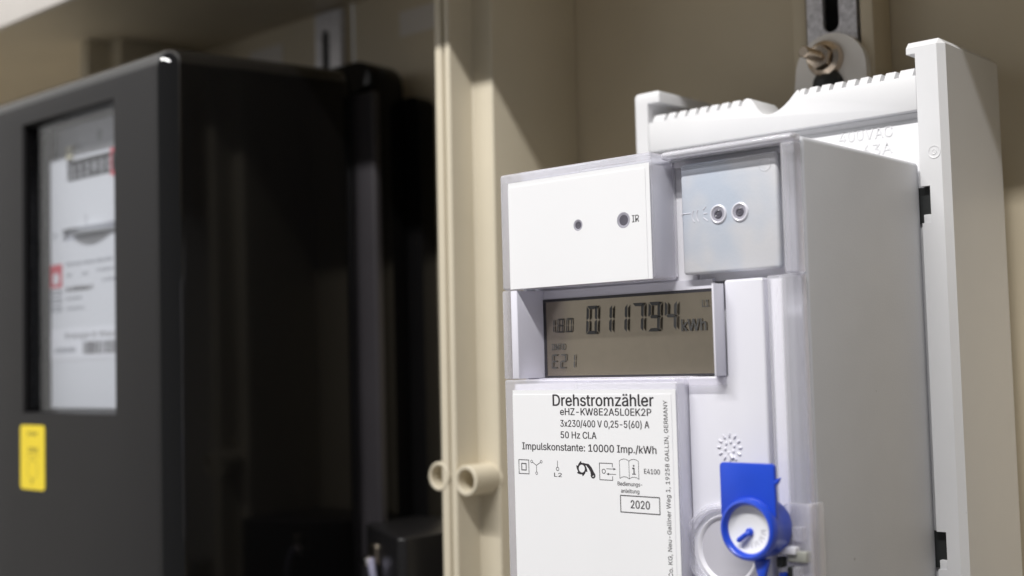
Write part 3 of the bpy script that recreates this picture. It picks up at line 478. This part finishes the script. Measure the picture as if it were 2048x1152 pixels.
# clear cover, piece by piece
cc = obj('clear_cover', box(N(), 0, 51.67, 0, 10.7, -32.5, 0, 0.9, 4), M_clear, em)
def clear(bm, nm): return obj(nm, bm, M_clear, cc)
clear(box(N(), 0, 3.0, 0.02, 10.6, -57.15, -32.6, 0.35, 2), 'clear_rim')
clear(box(N(), 0, 57.4, 0, 7.9, -136, -57.3, 0.6, 3), 'clear_label_block')
clear(box(N(), 51.8, 90, 4.2, 8.2, -2.0, 0.1, 0.9, 4), 'clear_rim')
clear(box(N(), 86.3, 90, 4.2, 8.2, -33.2, -2.0, 0.6, 3), 'clear_rim')
clear(prism(N(), [[(81.1, 5.0), (85.0, 5.0), (85.4, 4.3), (88.6, 4.3), (90, 5.6), (90, 8.2), (81.1, 8.2)]], 'z', -136, -33.4, bev=0.3), 'clear_rim')
obj('display_edge', prism(N(), [[(68.55, 0.3), (69.05, 0.3), (69.05, 4.9), (63.2, 10.3), (62.7, 10.3)]], 'z', -57.2, -34.6, bev=0.15), M_frame, em)
obj('clear_ledge', box(N(), 57.5, 69.05, 3.2, 4.9, -59.4, -57.35, 0.3, 2), M_thin, cc)
# white carrier parts that sit just under the clear skin
b = N(); box(b, 3.5, 51.45, 0.3, 11.7, -31.6, -3.2, 0.4); obj('carrier', b, M_core, em)
b = N(); box(b, 3.5, 57.15, 0.3, 7.8, -135, -58.6, 0.4); obj('carrier', b, M_core, em)
b = N(); box(b, 81.7, 84.7, 5.7, 8.1, -135, -34.2, 0.3); obj('carrier', b, M_core, em)
b = N(); box(b, 52.2, 88.9, 5.0, 7.9, -1.0, -0.15, 0.2); obj('carrier', b, M_white, em)
# frame of the display bay
b = N(); prism(b, [[(3.1, 0.05), (5.5, 0.05), (6.0, 10.5), (6.0, 11.7), (3.1, 11.7)]], 'z', -57.1, -32.7, bev=0.25)
box(b, 6.1, 62.3, 10.6, 11.7, -35.1, -32.7); box(b, 3.2, 57.0, 8.1, 11.7, -60, -57.2)
obj('display_frame', b, M_frame, em)
# labels
def sheet(x0, x1, z0, z1, holes=()):
    b = N(); prism(b, [[(x0, z0), (x1, z0), (x1, z1), (x0, z1)]] + [circle(*h) for h in holes], 'y', -0.10, -0.02)
    prism(b, [[(x0 + 0.02, z0 + 0.02), (x1 - 1.3, z0 + 0.02), (x1 - 1.3, z1 - 1.25), (x0 + 0.02, z1 - 1.25)]] + [circle(*h) for h in holes], 'y', -0.22, -0.101)
    return obj('label_sheet', b, M_paper, em, angle=None)
l1 = sheet(3.4, 51.5, -32.35, -2.8, ((28.02, -16.65, 1.5, 28), (43.0, -16.75, 2.05, 32)))
l1['label'] = 'blank white label with two sensor holes'
for x, z, r in ((28.02, -16.65, 1.5), (43.0, -16.75, 2.05)):
    b = N(); lathe(b, (x, 0, z), [(r + 0.02, -0.23), (r - 0.12, -0.24), (r * 0.72, -0.12), (r * 0.62, -0.06)], 32); s = obj('sensor_rim', b, M_lead, l1)
    b = N(); lathe(b, (x, 0, z), [(r * 0.70, -0.09), (r * 0.5, -0.16), (r * 0.3, -0.03), (0, -0.20)], 32); obj('sensor_lens', b, M_sensor, l1)
YI = -0.235
obj('lettering', text('IR', 45.75, -17.6, 2.15, 1.78, YI, bold=0.06), M_ink, l1, angle=None)
l2 = sheet(3.1, 57.2, -135.5, -60.2)
l2['label'] = 'white type label printed in black'
for s, x, z, wd, cp in (('Drehstromzähler', 17.5, -64.47, 32.95, 2.98), ('eHZ-KW8E2A5L0EK2P', 20.0, -66.9, 29.7, 1.80), ('3x230/400 V 0,25-5(60) A', 19.98, -70.0, 28.98, 1.76),
                        ('50 Hz Cl.A', 19.97, -73.03, 12.06, 1.76), ('Impulskonstante: 10000 Imp./kWh', 6.2, -76.36, 44.7, 1.86), ('E4100', 46.98, -81.45, 4.8, 1.24),
                        ('Bedienungs-', 38.5, -84.72, 7.75, 0.98), ('anleitung', 39.5, -86.5, 5.75, 0.98), ('2020', 42.45, -90.3, 5.9, 1.98), ('L2', 17.35, -83.35, 2.6, 1.04)):
    obj('lettering', text(s, x, z, wd, cp, YI, bold=cp * 0.065), M_ink, l2, angle=None)
obj('lettering', text('metering GmbH & Co. KG, Neu-Galliner Weg 1, 19258 GALLIN, GERMANY', 54.68, -120.6, 57.6, 1.20, YI, rot=1, bold=0.06), M_ink, l2, angle=None)
def sym(fn):
    b = N(); fn(b); return obj('symbol', b, M_ink, l2, angle=None)
sym(lambda b: stroke(b, [(39.3, -91.4), (51.45, -91.4), (51.45, -87.2), (39.3, -87.2)], 0.26, YI, True))
def s_(b):
    stroke(b, [(4.85, -82.95), (8.45, -82.95), (8.45, -79.2), (4.85, -79.2)], 0.22, YI, True); stroke(b, [(5.85, -81.95), (7.45, -81.95), (7.45, -80.2), (5.85, -80.2)], 0.28, YI, True)
sym(s_)
def s_(b):
    for a in ((9.49, -79.55), (12.91, -79.53), (11.18, -82.66)):
        annulus(b, a[0], a[1], 0.26, 0.42, YI); d = (11.2 - a[0], -80.55 - a[1]); L = math.hypot(*d); stroke(b, [(a[0] + d[0] / L * 0.4, a[1] + d[1] / L * 0.4), (11.2, -80.55)], 0.17, YI)
sym(s_)
def s_(b):
    stroke(b, [(18.62, -79.1), (18.6, -80.75)], 0.17, YI); annulus(b, 18.6, -81.25, 0.36, 0.54, YI)
sym(s_)
def s_(b):   # ratchet wheel with pawl
    out = []
    for k in range(6):
        a = math.radians(60 * k + 95)
        out.append((26.9 + 1.95 * math.cos(a), -80.85 + 1.95 * math.sin(a)))
        for j in range(1, 5):
            t = a - math.radians(60) * j / 5; rr = 1.42 + 0.5 * (j / 5) ** 2
            out.append((26.9 + rr * math.cos(t), -80.85 + rr * math.sin(t)))
    # order must run one way round
    pts = []
    for k in range(6):
        a = math.radians(95 - 60 * k)
        pts.append((26.9 + 2.05 * math.cos(a), -80.85 + 2.05 * math.sin(a)))
        for j in range(0, 6):
            t = a - math.radians(60) * (j / 6 * 0.93 + 0.05); rr = 1.5 + 0.50 * (j / 6) ** 1.6
            pts.append((26.9 + rr * math.cos(t), -80.85 + rr * math.sin(t)))
    flat(b, [pts, circle(26.9, -80.85, 1.02, 28)], YI)
    flat(b, [[(28.0, -79.45), (29.2, -79.55), (30.1, -80.3), (30.85, -81.5), (31.25, -82.3), (29.95, -82.85), (29.7, -81.6), (29.2, -80.75), (28.6, -80.2)]], YI - 0.004)
    annulus(b, 30.6, -82.5, 0.36, 0.80, YI - 0.008)
sym(s_)
def s_(b):
    stroke(b, [(37.0, -80.05), (37.0, -79.2), (32.8, -79.2), (32.8, -83.5), (36.98, -83.5), (36.98, -82.55)], 0.2, YI); annulus(b, 34.15, -81.28, 0.44, 0.64, YI)
    stroke(b, [(35.05, -80.6), (37.4, -80.6)], 0.16, YI); flat(b, [[(37.3, -80.28), (38.1, -80.6), (37.3, -80.92)]], YI); stroke(b, [(35.7, -81.95), (38.05, -81.95)], 0.16, YI); flat(b, [[(35.8, -81.63), (35.0, -81.95), (35.8, -82.27)]], YI)
sym(s_)
def s_(b):
    top = lambda z: [(39.3, z - 0.45), (39.9, z - 0.12), (40.7, z + 0.05), (41.5, z - 0.05), (42.3, z - 0.45), (43.1, z - 0.05), (43.9, z + 0.05), (44.7, z - 0.12), (45.3, z - 0.45)]
    stroke(b, top(-77.95), 0.15, YI); stroke(b, top(-82.45), 0.15, YI)
    for x in (39.3, 42.3, 45.3): stroke(b, [(x, -78.4), (x, -82.9)], 0.15, YI)
    disc(b, 43.8, -79.55, 0.24, YI); stroke(b, [(43.45, -80.2), (43.85, -80.2), (43.85, -81.6)], 0.36, YI); stroke(b, [(43.35, -81.65), (44.3, -81.65)], 0.24, YI)
sym(s_)

# ---- liquid crystal display
lcd = obj('display_screen', box(N(), 6.05, 62.3, 10.5, 11.6, -57.05, -35.15), M_lcd, em)
b = N()
box(b, 6.06, 62.29, 10.42, 10.49, -35.9, -35.16); box(b, 6.06, 62.29, 10.42, 10.49, -57.04, -56.6); box(b, 6.06, 7.0, 10.42, 10.49, -56.55, -35.95)
obj('screen_border', b, M_lcdedge, lcd)
YS, YT = 9.82, 10.1
SEGS = {'0': 'abcdef', '1': 'bc', '2': 'abged', '4': 'fgbc', '7': 'abc', '8': 'abcdefg', '9': 'abcdfg', 'E': 'adefg'}
def seg7(b, ch, x, z, wd, h, t, y, slant=0.06, gap=0.12):
    """one seven-segment figure, left x, baseline z"""
    m = h / 2; g = gap
    P = {'a': [(g, h), (wd - g, h), (wd - t - g * .4, h - t), (t + g * .4, h - t)], 'd': [(t + g * .4, t), (wd - t - g * .4, t), (wd - g, 0), (g, 0)],
         'f': [(0, h - g), (0, m + g), (t * .5, m + g * .6 ), (t, m + t * .5 + g), (t, h - t - g)], 'b': [(wd, h - g), (wd - t, h - t - g), (wd - t, m + t * .5 + g), (wd - t * .5, m + g * .6), (wd, m + g)],
         'e': [(0, g), (t, t + g), (t, m - t * .5 - g), (t * .5, m - g * .6), (0, m - g)], 'c': [(wd, g), (wd, m - g), (wd - t * .5, m - g * .6), (wd - t, m - t * .5 - g), (wd - t, t + g)],
         'g': [(t * .5 + g, m), (t + g, m + t * .5), (wd - t - g, m + t * .5), (wd - t * .5 - g, m), (wd - t - g, m - t * .5), (t + g, m - t * .5)]}
    for s in SEGS[ch]: flat(b, [[(x + u + v * slant, z + v) for u, v in P[s]]], y)
for ch, x in zip('011794', (22.2, 27.2, 32.3, 37.65, 42.9, 48.1)):
    b = N(); seg7(b, ch, x - 0.55, -45.4, 3.75, 7.7, 0.86, YS, 0.07, 0.16); obj('digit', b, M_seg, lcd, angle=None)
for ch, x in zip('180', (8.6, 11.75, 14.95)):
    b = N(); seg7(b, ch, x - 0.55, -44.6, 2.05, 3.9, 0.40, YT, 0.08, 0.08); obj('small_digit', b, M_seg, lcd, angle=None)
b = N()
for x in (11.15, 14.35): flat(b, [[(x - 0.55, -44.6), (x - 0.15, -44.6), (x - 0.15, -44.2), (x - 0.55, -44.2)]], YT)
obj('decimal_point', b, M_seg, lcd, angle=None)
for ch, x in zip('E21', (9.0, 12.1, 15.3)):
    b = N(); seg7(b, ch, x - 0.2, -54.55, 2.05, 3.95, 0.40, YT, 0.08, 0.08); obj('small_digit', b, M_seg, lcd, angle=None)
for s, x, z, wd, cp in (('kWh', 52.7, -45.7, 7.4, 3.0), ('L1', 59.2, -39.75, 1.9, 1.75), ('INFO', 9.0, -49.4, 4.7, 1.65)):
    obj('screen_lettering', text(s, x, z, wd, cp, YT, bold=cp * 0.05), M_seg, lcd, angle=None)

# ---- frosted flap with two sight holes
fp = obj('frosted_flap', box(N(), 55.3, 83.2, 8.0, 10.4, -31.5, -3.1, 0.8, 3), M_frost, em)
for x, z in ((66.4, -16.95), (72.6, -17.0)):
    b = N(); lathe(b, (x, 8.0, z), [(2.45, 0.02), (2.3, -0.3), (2.1, -0.4), (1.9, -0.3), (1.8, 0.0)], 32); obj('hole_rim', b, M_shell, fp)
    b = N(); lathe(b, (x, 8.0, z), [(1.9, -0.25), (1.55, -0.12), (1.15, -0.12), (1.0, -0.06)], 32); obj('hole_ring', b, M_lead, fp)
    b = N(); lathe(b, (x, 8.0, z), [(1.2, -0.13), (0.8, -0.30), (0.55, -0.10), (0, -0.26)], 32); obj('hole_lens', b, M_sensor, fp)
b = N(); T_ = lambda pts: tube(b, [(x, 7.98, z) for x, z in pts], 0.13, 6)
T_([(55.7, -18.0), (55.5, -16.4), (55.8, -15.9), (58.2, -15.9)])
for cx in (60.3, 61.6): T_([(cx - 1.7 * math.cos(a), -16.7 + 2.0 * math.sin(a)) for a in [math.radians(t) for t in range(-50, 51, 12)]])
T_([(61.9, -15.4), (62.8, -14.6)]); T_([(62.1, -16.4), (63.2, -16.4)]); T_([(61.9, -17.4), (63.2, -18.3)])
obj('embossed_torch', b, M_shell, fp)
b = N(); lathe(b, (80.0, 8.0, -6.1), [(1.75, 0.03), (1.65, -0.08), (1.5, -0.08), (1.4, 0.03)], 28); obj('ejector_ring', b, M_frost, fp)

# ---- lower right of the cover: moulded rosette, sealing-screw well, latch
b = N(); rnd = random.Random(3)
for k in range(12):
    a = 2 * math.pi * k / 12; x, z = 69.1 + 3.0 * math.cos(a), -74.6 + 3.0 * math.sin(a)
    tube(b, [(x - .45 * math.cos(a), 5.0, z - .45 * math.sin(a)), (x, 4.9, z), (x + .45 * math.cos(a), 5.0, z + .45 * math.sin(a))], 0.30, 7)
for k in range(6):
    a = 2 * math.pi * k / 6 + 0.3; lathe(b, (69.1 + 1.35 * math.cos(a), 5.0, -74.6 + 1.35 * math.sin(a)), [(0.42, 0), (0.3, -0.28), (0, -0.36)], 8)
tube(b, [(69.2, 4.9, -76.3), (70.0, 4.8, -77.2)], 0.42, 8)
obj('moulded_rosette', b, M_shell, em)
b = N(); lathe(b, (66.9, 0, -99.2), [(11.2, 5.05), (11.0, 3.6), (10.5, 3.2), (9.8, 3.2), (9.4, 4.0), (9.2, 5.05)], 56); obj('screw_well_rim', b, M_clear, em)
b = N(); lathe(b, (67.6, 0, -99.4), [(8.7, 5.05), (8.3, 4.3), (7.8, 4.5), (7.4, 5.0)], 56); obj('screw_well_rim', b, M_plate, em)
b = N(); lathe(b, (67.6, 0, -99.4), [(0, 4.93), (7.3, 4.93), (7.4, 5.0)], 40); obj('screw_well_floor', b, mat('well_grey', (0.52, 0.51, 0.56), 0.35), em)
b = N(); prism(b, [rrect(84.6, 91.4, -118, -87.0, 0.8)], 'y', 2.6, 4.1, bev=0.3); obj('latch_cover', b, M_thin, em)
b = N(); box(b, 90.05, 91.4, 4.2, 9.4, -118, -87.0, 0.3); obj('latch_cover', b, M_thin, em)
for x0, x1, y0, z0, z1, m in ((85.0, 86.4, 2.0, -95.0, -92.4, M_dark), (86.8, 89.4, 1.9, -95.6, -92.2, M_clear), (85.4, 90.4, 2.0, -100.4, -97.8, M_nut), (84.2, 88.0, 1.2, -98.6, -96.8, M_plate), (85.2, 86.6, 2.0, -104.6, -101.6, M_dark), (86.9, 88.6, 1.4, -112, -101.4, M_clear), (83.0, 84.6, 1.0, -101.8, -99.4, M_dark), (83.2, 85.0, 1.4, -112, -103.0, M_blue)):
    b = N(); box(b, x0, x1, y0, y0 + 2.6, z0, z1, 0.35, 3); obj('latch_piece', b, m, em)

# ================================================================ blue seal hanging on the meter
se = thing('blue_seal', 'round blue plastic seal with flag tab and white disc hanging on the meter', 'seal', (80, -2, -93))
SC = (79.9, -92.5)
b = N(); lathe(b, (SC[0], 0, SC[1]), [(5.6, -2.0), (5.5, -5.6), (5.75, -6.3), (6.3, -6.75), (6.9, -6.5), (7.3, -5.6), (7.35, -4.6), (7.0, -3.6), (6.9, -0.6), (7.1, 1.6), (6.4, 3.4), (0, 3.6)], 56); obj('ring_body', b, M_blue, se)
b = N(); lathe(b, (SC[0], 0, SC[1]), [(0, -4.8), (4.6, -4.8), (5.45, -5.3), (5.55, -5.3), (5.55, -4.0)], 48); dsc = obj('seal_disc', b, M_paper, se)
b = N()
for k in range(7):
    a = math.radians(-84 + 14 * k); r0 = 3.0; r1 = 4.3
    stroke(b, [(SC[0] + r0 * math.cos(a), SC[1] + r0 * math.sin(a)), (SC[0] + r1 * math.cos(a), SC[1] + r1 * math.sin(a))], 0.13, -4.86)
    if k % 2: stroke(b, [(SC[0] + r0 * math.cos(a + .14), SC[1] + r0 * math.sin(a + .14)), (SC[0] + (r1 - .5) * math.cos(a + .14), SC[1] + (r1 - .5) * math.sin(a + .14))], 0.1, -4.86)
obj('disc_marks', b, M_greyink, dsc, angle=None)
b = N(); tube(b, [(79.9, -4.6, -93.2), (79.8, -5.5, -93.3), (79.2, -5.9, -93.8), (77.6, -6.0, -95.0)], 0.62, 12); lathe(b, (77.6, -6.0, -95.0), [(0, -0.6), (.45, -.45), (.62, 0), (.45, .45), (0, .6)], 12); lathe(b, (79.9, -4.85, -93.1), [(0.95, 0.1), (0.9, -0.5), (0.6, -0.7), (0, -0.75)], 16); obj('pin', b, M_blue, se)
b = N(); prism(b, [rrect(72.0, 86.7, -90.5, -77.3, 1.0)], 'y', -4.6, -3.4, bev=0.3)
tube(b, [(86.6, -4, -81.6), (87.3, -4, -81.2), (88.0, -4.1, -80.4)], 0.75, 8, 0.15); tube(b, [(86.7, -4, -81.0), (87.4, -4, -81.6)], 0.5, 8, 0.2)
obj('flag_tab', b, M_blue, se)
b = N(); prism(b, [[(80.2, -99.2), (84.4, -99.2), (83.2, -103), (82.9, -112), (81.7, -112), (81.4, -103)]], 'y', -4.8, -3.2, bev=0.35); obj('stem', b, M_blue, se)

# ================================================================ old black meter
om = thing('black_meter', 'old black electricity meter with a window showing counter and turning disc', 'electricity meter', (-228, 60, -240))
X0, X1, YF = -300.0, -157.0, -6.0
b = N(); box(b, X0, X1, YF, 86.8, -240, 66.8)
for v in b.verts:
    if v.co.z > 0 and v.co.y > 0: v.co.z = 72.5
bmesh.ops.bevel(b, geom=b.edges[:], offset=8.0, segments=8, profile=0.5, affect='EDGES')
fr_ = max((f for f in b.faces if f.normal.y < -0.95), key=lambda f: f.calc_area())
oc = [v.co.copy() for v in fr_.verts]; bmesh.ops.delete(b, geom=[fr_], context='FACES_ONLY')
b.verts.ensure_lookup_table()
wx0, wx1, wz0, wz1 = -264.2, -192.2, -68.4, 52.4
def near(p): return min(b.verts, key=lambda v: (v.co - p).length)
O = sorted([near(p) for p in oc], key=lambda v: math.atan2(v.co.z, v.co.x + 228))
I0 = [b.verts.new((x, YF, z)) for x, z in ((wx0, wz0), (wx1, wz0), (wx1, wz1), (wx0, wz1))]; I0 = sorted(I0, key=lambda v: math.atan2(v.co.z, v.co.x + 228))
I1 = [b.verts.new((v.co.x + (0.6 if v.co.x < -228 else -0.6), YF + 1.2, v.co.z + (0.8 if v.co.z < 0 else -0.8))) for v in I0]
I2 = [b.verts.new((v.co.x, 12.0, v.co.z)) for v in I1]
for A, B in ((O, I0), (I0, I1), (I1, I2)):
    for i in range(4): b.faces.new((A[i], A[(i + 1) % 4], B[(i + 1) % 4], B[i]))
bmesh.ops.recalc_face_normals(b, faces=b.faces)
case = obj('case', b, M_black, om)
M_edge = mat('black_polished_edge', (0.006, 0.0058, 0.006), 0.07, spec=0.8)
case.data.materials.append(M_gloss); case.data.materials.append(M_edge)
for p in case.data.polygons:
    c_ = p.center * 1000 + ROOT[om.name]
    if p.normal.x > 0.98 or p.normal.z > 0.98: p.material_index = 1
    elif abs(p.normal.y) < 0.999 and (c_.x > -163.5 or c_.z > 61) and p.area < 2e-3: p.material_index = 2
fcp = obj('faceplate', box(N(), -262, -150 - 44, 8.2, 9.0, -67.4, 51.4), M_face, om)
card_loops = [[(-263.3, -66.5), (-193.2, -66.5), (-193.2, 40.2), (-250.6, 40.2), (-250.6, 38.9), (-263.3, 38.9)], [(-253.4, 3.0), (-200.5, 3.0), (-200.5, 8.0), (-253.4, 8.0)], [(-249.6, 27.6), (-203, 27.6), (-203, 36.2), (-249.6, 36.2)]]
cd = obj('scale_card', prism(N(), card_loops, 'y', 6.0, 7.2), M_card, om, angle=None)
cr = obj('counter_window', box(N(), -249.5, -203.1, 6.9, 8.0, 27.7, 36.1), mat('counter_black', (0.03, 0.03, 0.036), 0.5), om)
for i, ch in enumerate('112900'):
    x = -247.4 + 5.6 * i
    obj('counter_digit', text(ch, x, 29.4, 3.0, 4.6, 6.84), M_card, cr, angle=None)
b = N(); flat(b, [[(-215.2, 26.2), (-203.6, 26.2), (-203.6, 37.6), (-215.2, 37.6)], [(-214.0, 28.3), (-204.4, 28.3), (-204.4, 35.6), (-214.0, 35.6)]], 5.93); obj('red_frame', b, M_red, cr, angle=None)
b = N(); lathe(b, (-229, 40.5, 5.2), [(0, 0.7), (38.2, 0.7), (38.5, 0.4), (38.5, -0.4), (38.2, -0.7), (0, -0.7)], 96, 'z'); obj('turning_disc', b, mat('aluminium_disc', (0.75, 0.76, 0.78), 0.3, metal=0.9), om)
b = N(); box(b, -253.3, -200.6, 20, 22, 2.8, 8.2); obj('disc_slot', b, M_dark, om)
b = N(); flat(b, [[(-260.4, 4.6), (-257.4, 5.9), (-260.4, 7.2)]], 5.95); obj('pointer_mark', b, M_greyink, om, angle=None)
b = N(); flat(b, [[(-234.5, 8.2), (-233.8, 8.2), (-233.8, 12.5), (-234.5, 12.5)]], 5.95); obj('scale_mark', b, M_greyink, om, angle=None)
b = N(); disc(b, -227.0, 45.0, 2.4, 8.1); obj('scale_dot', b, M_greyink, om, angle=None)
b = N(); box(b, -249.3, -244.2, 5.2, 6.6, 36.8, 42.6, 0.4); obj('seal_tab', b, mat('straw_plastic', (0.62, 0.58, 0.40), 0.5), om)
# printed matter on the card (blurred in the photograph): maker's mark, lines, sticker with bar code
b = N(); flat(b, [[(-264, -16.2), (-253.8, -16.2), (-253.8, -6.4), (-264, -6.4)], circle(-258.9, -12.4, 2.7, 20)], 5.95); obj('red_mark', b, M_red, cd, angle=None)
b = N()
for z in (-17.2, -20.6, -24.0):
    flat(b, [[(-263.6, z - 2.3), (-254.4, z - 2.3), (-254.4, z), (-263.6, z)], [(-261.3, z - 1.7), (-256.8, z - 1.7), (-256.8, z - .8), (-261.3, z - .8)]], 5.95)
obj('dark_mark', b, M_greyink, cd, angle=None)
b = N(); rnd = random.Random(5)
def words(x0, x1, z, h):
    x = x0
    while x < x1:
        wd = min(rnd.uniform(0.7, 1.3), x1 - x); flat(b, [[(x, z), (x + wd, z), (x + wd, z + h * rnd.choice((0.7, 0.7, 1))), (x, z + h * 0.7)]], 5.95); x += wd + (0.35 if rnd.random() > .15 else 1.1)
words(-250.5, -214, -7.6, 1.6); words(-250.5, -246, -12.2, 1.5); words(-237.5, -233, -12.2, 1.5); words(-226, -207, -11.4, 1.5); words(-222, -209, -15.6, 1.5); words(-250.5, -238, -21.8, 1.4); words(-250.5, -235, -26.0, 1.4)
obj('fine_print', b, M_greyink, cd, angle=None)
b = N(); words(-250.6, -229.2, -18.3, 2.4); obj('bold_print', b, M_ink, cd, angle=None)
st = obj('utility_sticker', box(N(), -265 + 1.8, -193.3, 5.82, 5.98, -46.4, -33.8), M_paper, om, angle=None)
obj('lettering', text('Energie & Wasser', -251.0, -37.8, 46, 2.3, 5.78), M_ink, st, angle=None); b = N()
for k in range(9): flat(b, [[(-259.5 + 1.9 * k, -43.6), (-258.2 + 1.9 * k, -43.6), (-258.2 + 1.9 * k, -41.6), (-259.5 + 1.9 * k, -41.6)]], 5.78)
obj('fine_print', b, M_greyink, st, angle=None)
b = N(); x = -236.8
while x < -195:
    wd = rnd.choice((0.5, 0.5, 1.0, 1.5)); flat(b, [[(x, -44.6), (x + wd, -44.6), (x + wd, -39.4), (x, -39.4)]], 5.77); x += wd + rnd.choice((0.5, 0.6, 1.2))
obj('bar_code', b, M_ink, st, angle=None)
obj('window_pane', box(N(), wx0 + 0.7, wx1 - 0.7, -2.2, -1.4, wz0 + 0.9, wz1 - 0.9), M_pane, om, angle=None)
ys = obj('yellow_sticker', prism(N(), [rrect(-266.3, -246.1, -99.3, -73.0, 1.6)], 'y', -6.16, -6.01), M_yellow, om, angle=None)
b = N(); M_dy = mat('dark_yellow_print', (0.30, 0.22, 0.02), 0.5)
for x0, x1, z, h in ((-260, -252, -77.4, 1.8), (-259.5, -252.2, -84.2, 2.2), (-261, -251.5, -85.8, 0.5), (-257.2, -255.2, -97, 1.8)):
    x = x0
    while x < x1 - .3: flat(b, [[(x, z), (x + 1.0, z), (x + 1.0, z + h), (x, z + h)]], -6.19); x += 1.7
annulus(b, -256.2, -91.0, 4.0, 4.3, -6.19)
obj('sticker_print', b, M_dy, ys, angle=None)
# base behind the case
b = N(); box(b, -306, -148.6, 87.0, 91.5, -240, 61.8, 1.2, 3); obj('rim_flange', b, mat('black_satin_rim', (0.036, 0.033, 0.037), 0.4, spec=0.4, var=0.1, vscale=30), om)
b = N(); prism(b, [rrect(-306, -153.8, -240, 77.5, 11, 8)], 'y', 91.6, 110.0, bev=1.0); obj('base', b, M_gloss, om)
b = N(); prism(b, [rrect(-306, -144.8, -240, 62.5, 5, 6)], 'y', 110.1, W - 0.3, bev=0.8); obj('mounting_plate', b, M_gloss, om)
b = N(); prism(b, [[(-152, 82), (-147.6, 78.9), (-107.5, 57.8), (-105, 60), (-104, 112), (-152, 112)]], 'z', -240, -115.8, bev=1.0, seg=3); tcv = obj('terminal_cover', b, mat('black_terminal_cover', (0.009, 0.0085, 0.009), 0.35, spec=0.35), om)
# sealing screw and its wire on the terminal cover
ss = thing('sealing_screw', 'small bright sealing screw with wire on the black terminal cover', 'screw', (-135, 72, -128))
b = N(); lathe(b, (-137.5, 70.5, -128.4), [(0, -2.6), (1.2, -2.4), (2.0, -1.4), (2.2, 0), (2.2, 5)], 20); obj('screw_head', b, mat('bright_nickel', (0.85, 0.82, 0.78), 0.18, metal=1.0), ss)
b = N(); box(b, -136.6, -131.6, 69.4, 74, -129.5, -121.5, 0.8, 3); obj('seal_eye', b, M_brass, ss)
b = N(); tube(b, [(-134, 68.4, -127), (-132.6, 67.6, -130), (-131.4, 67.2, -133.5), (-130.5, 67.4, -139), (-130.6, 68, -150)], 1.5, 10); obj('seal_wire', b, mat('lilac_wire', (0.40, 0.39, 0.52), 0.3, metal=0.5), ss)
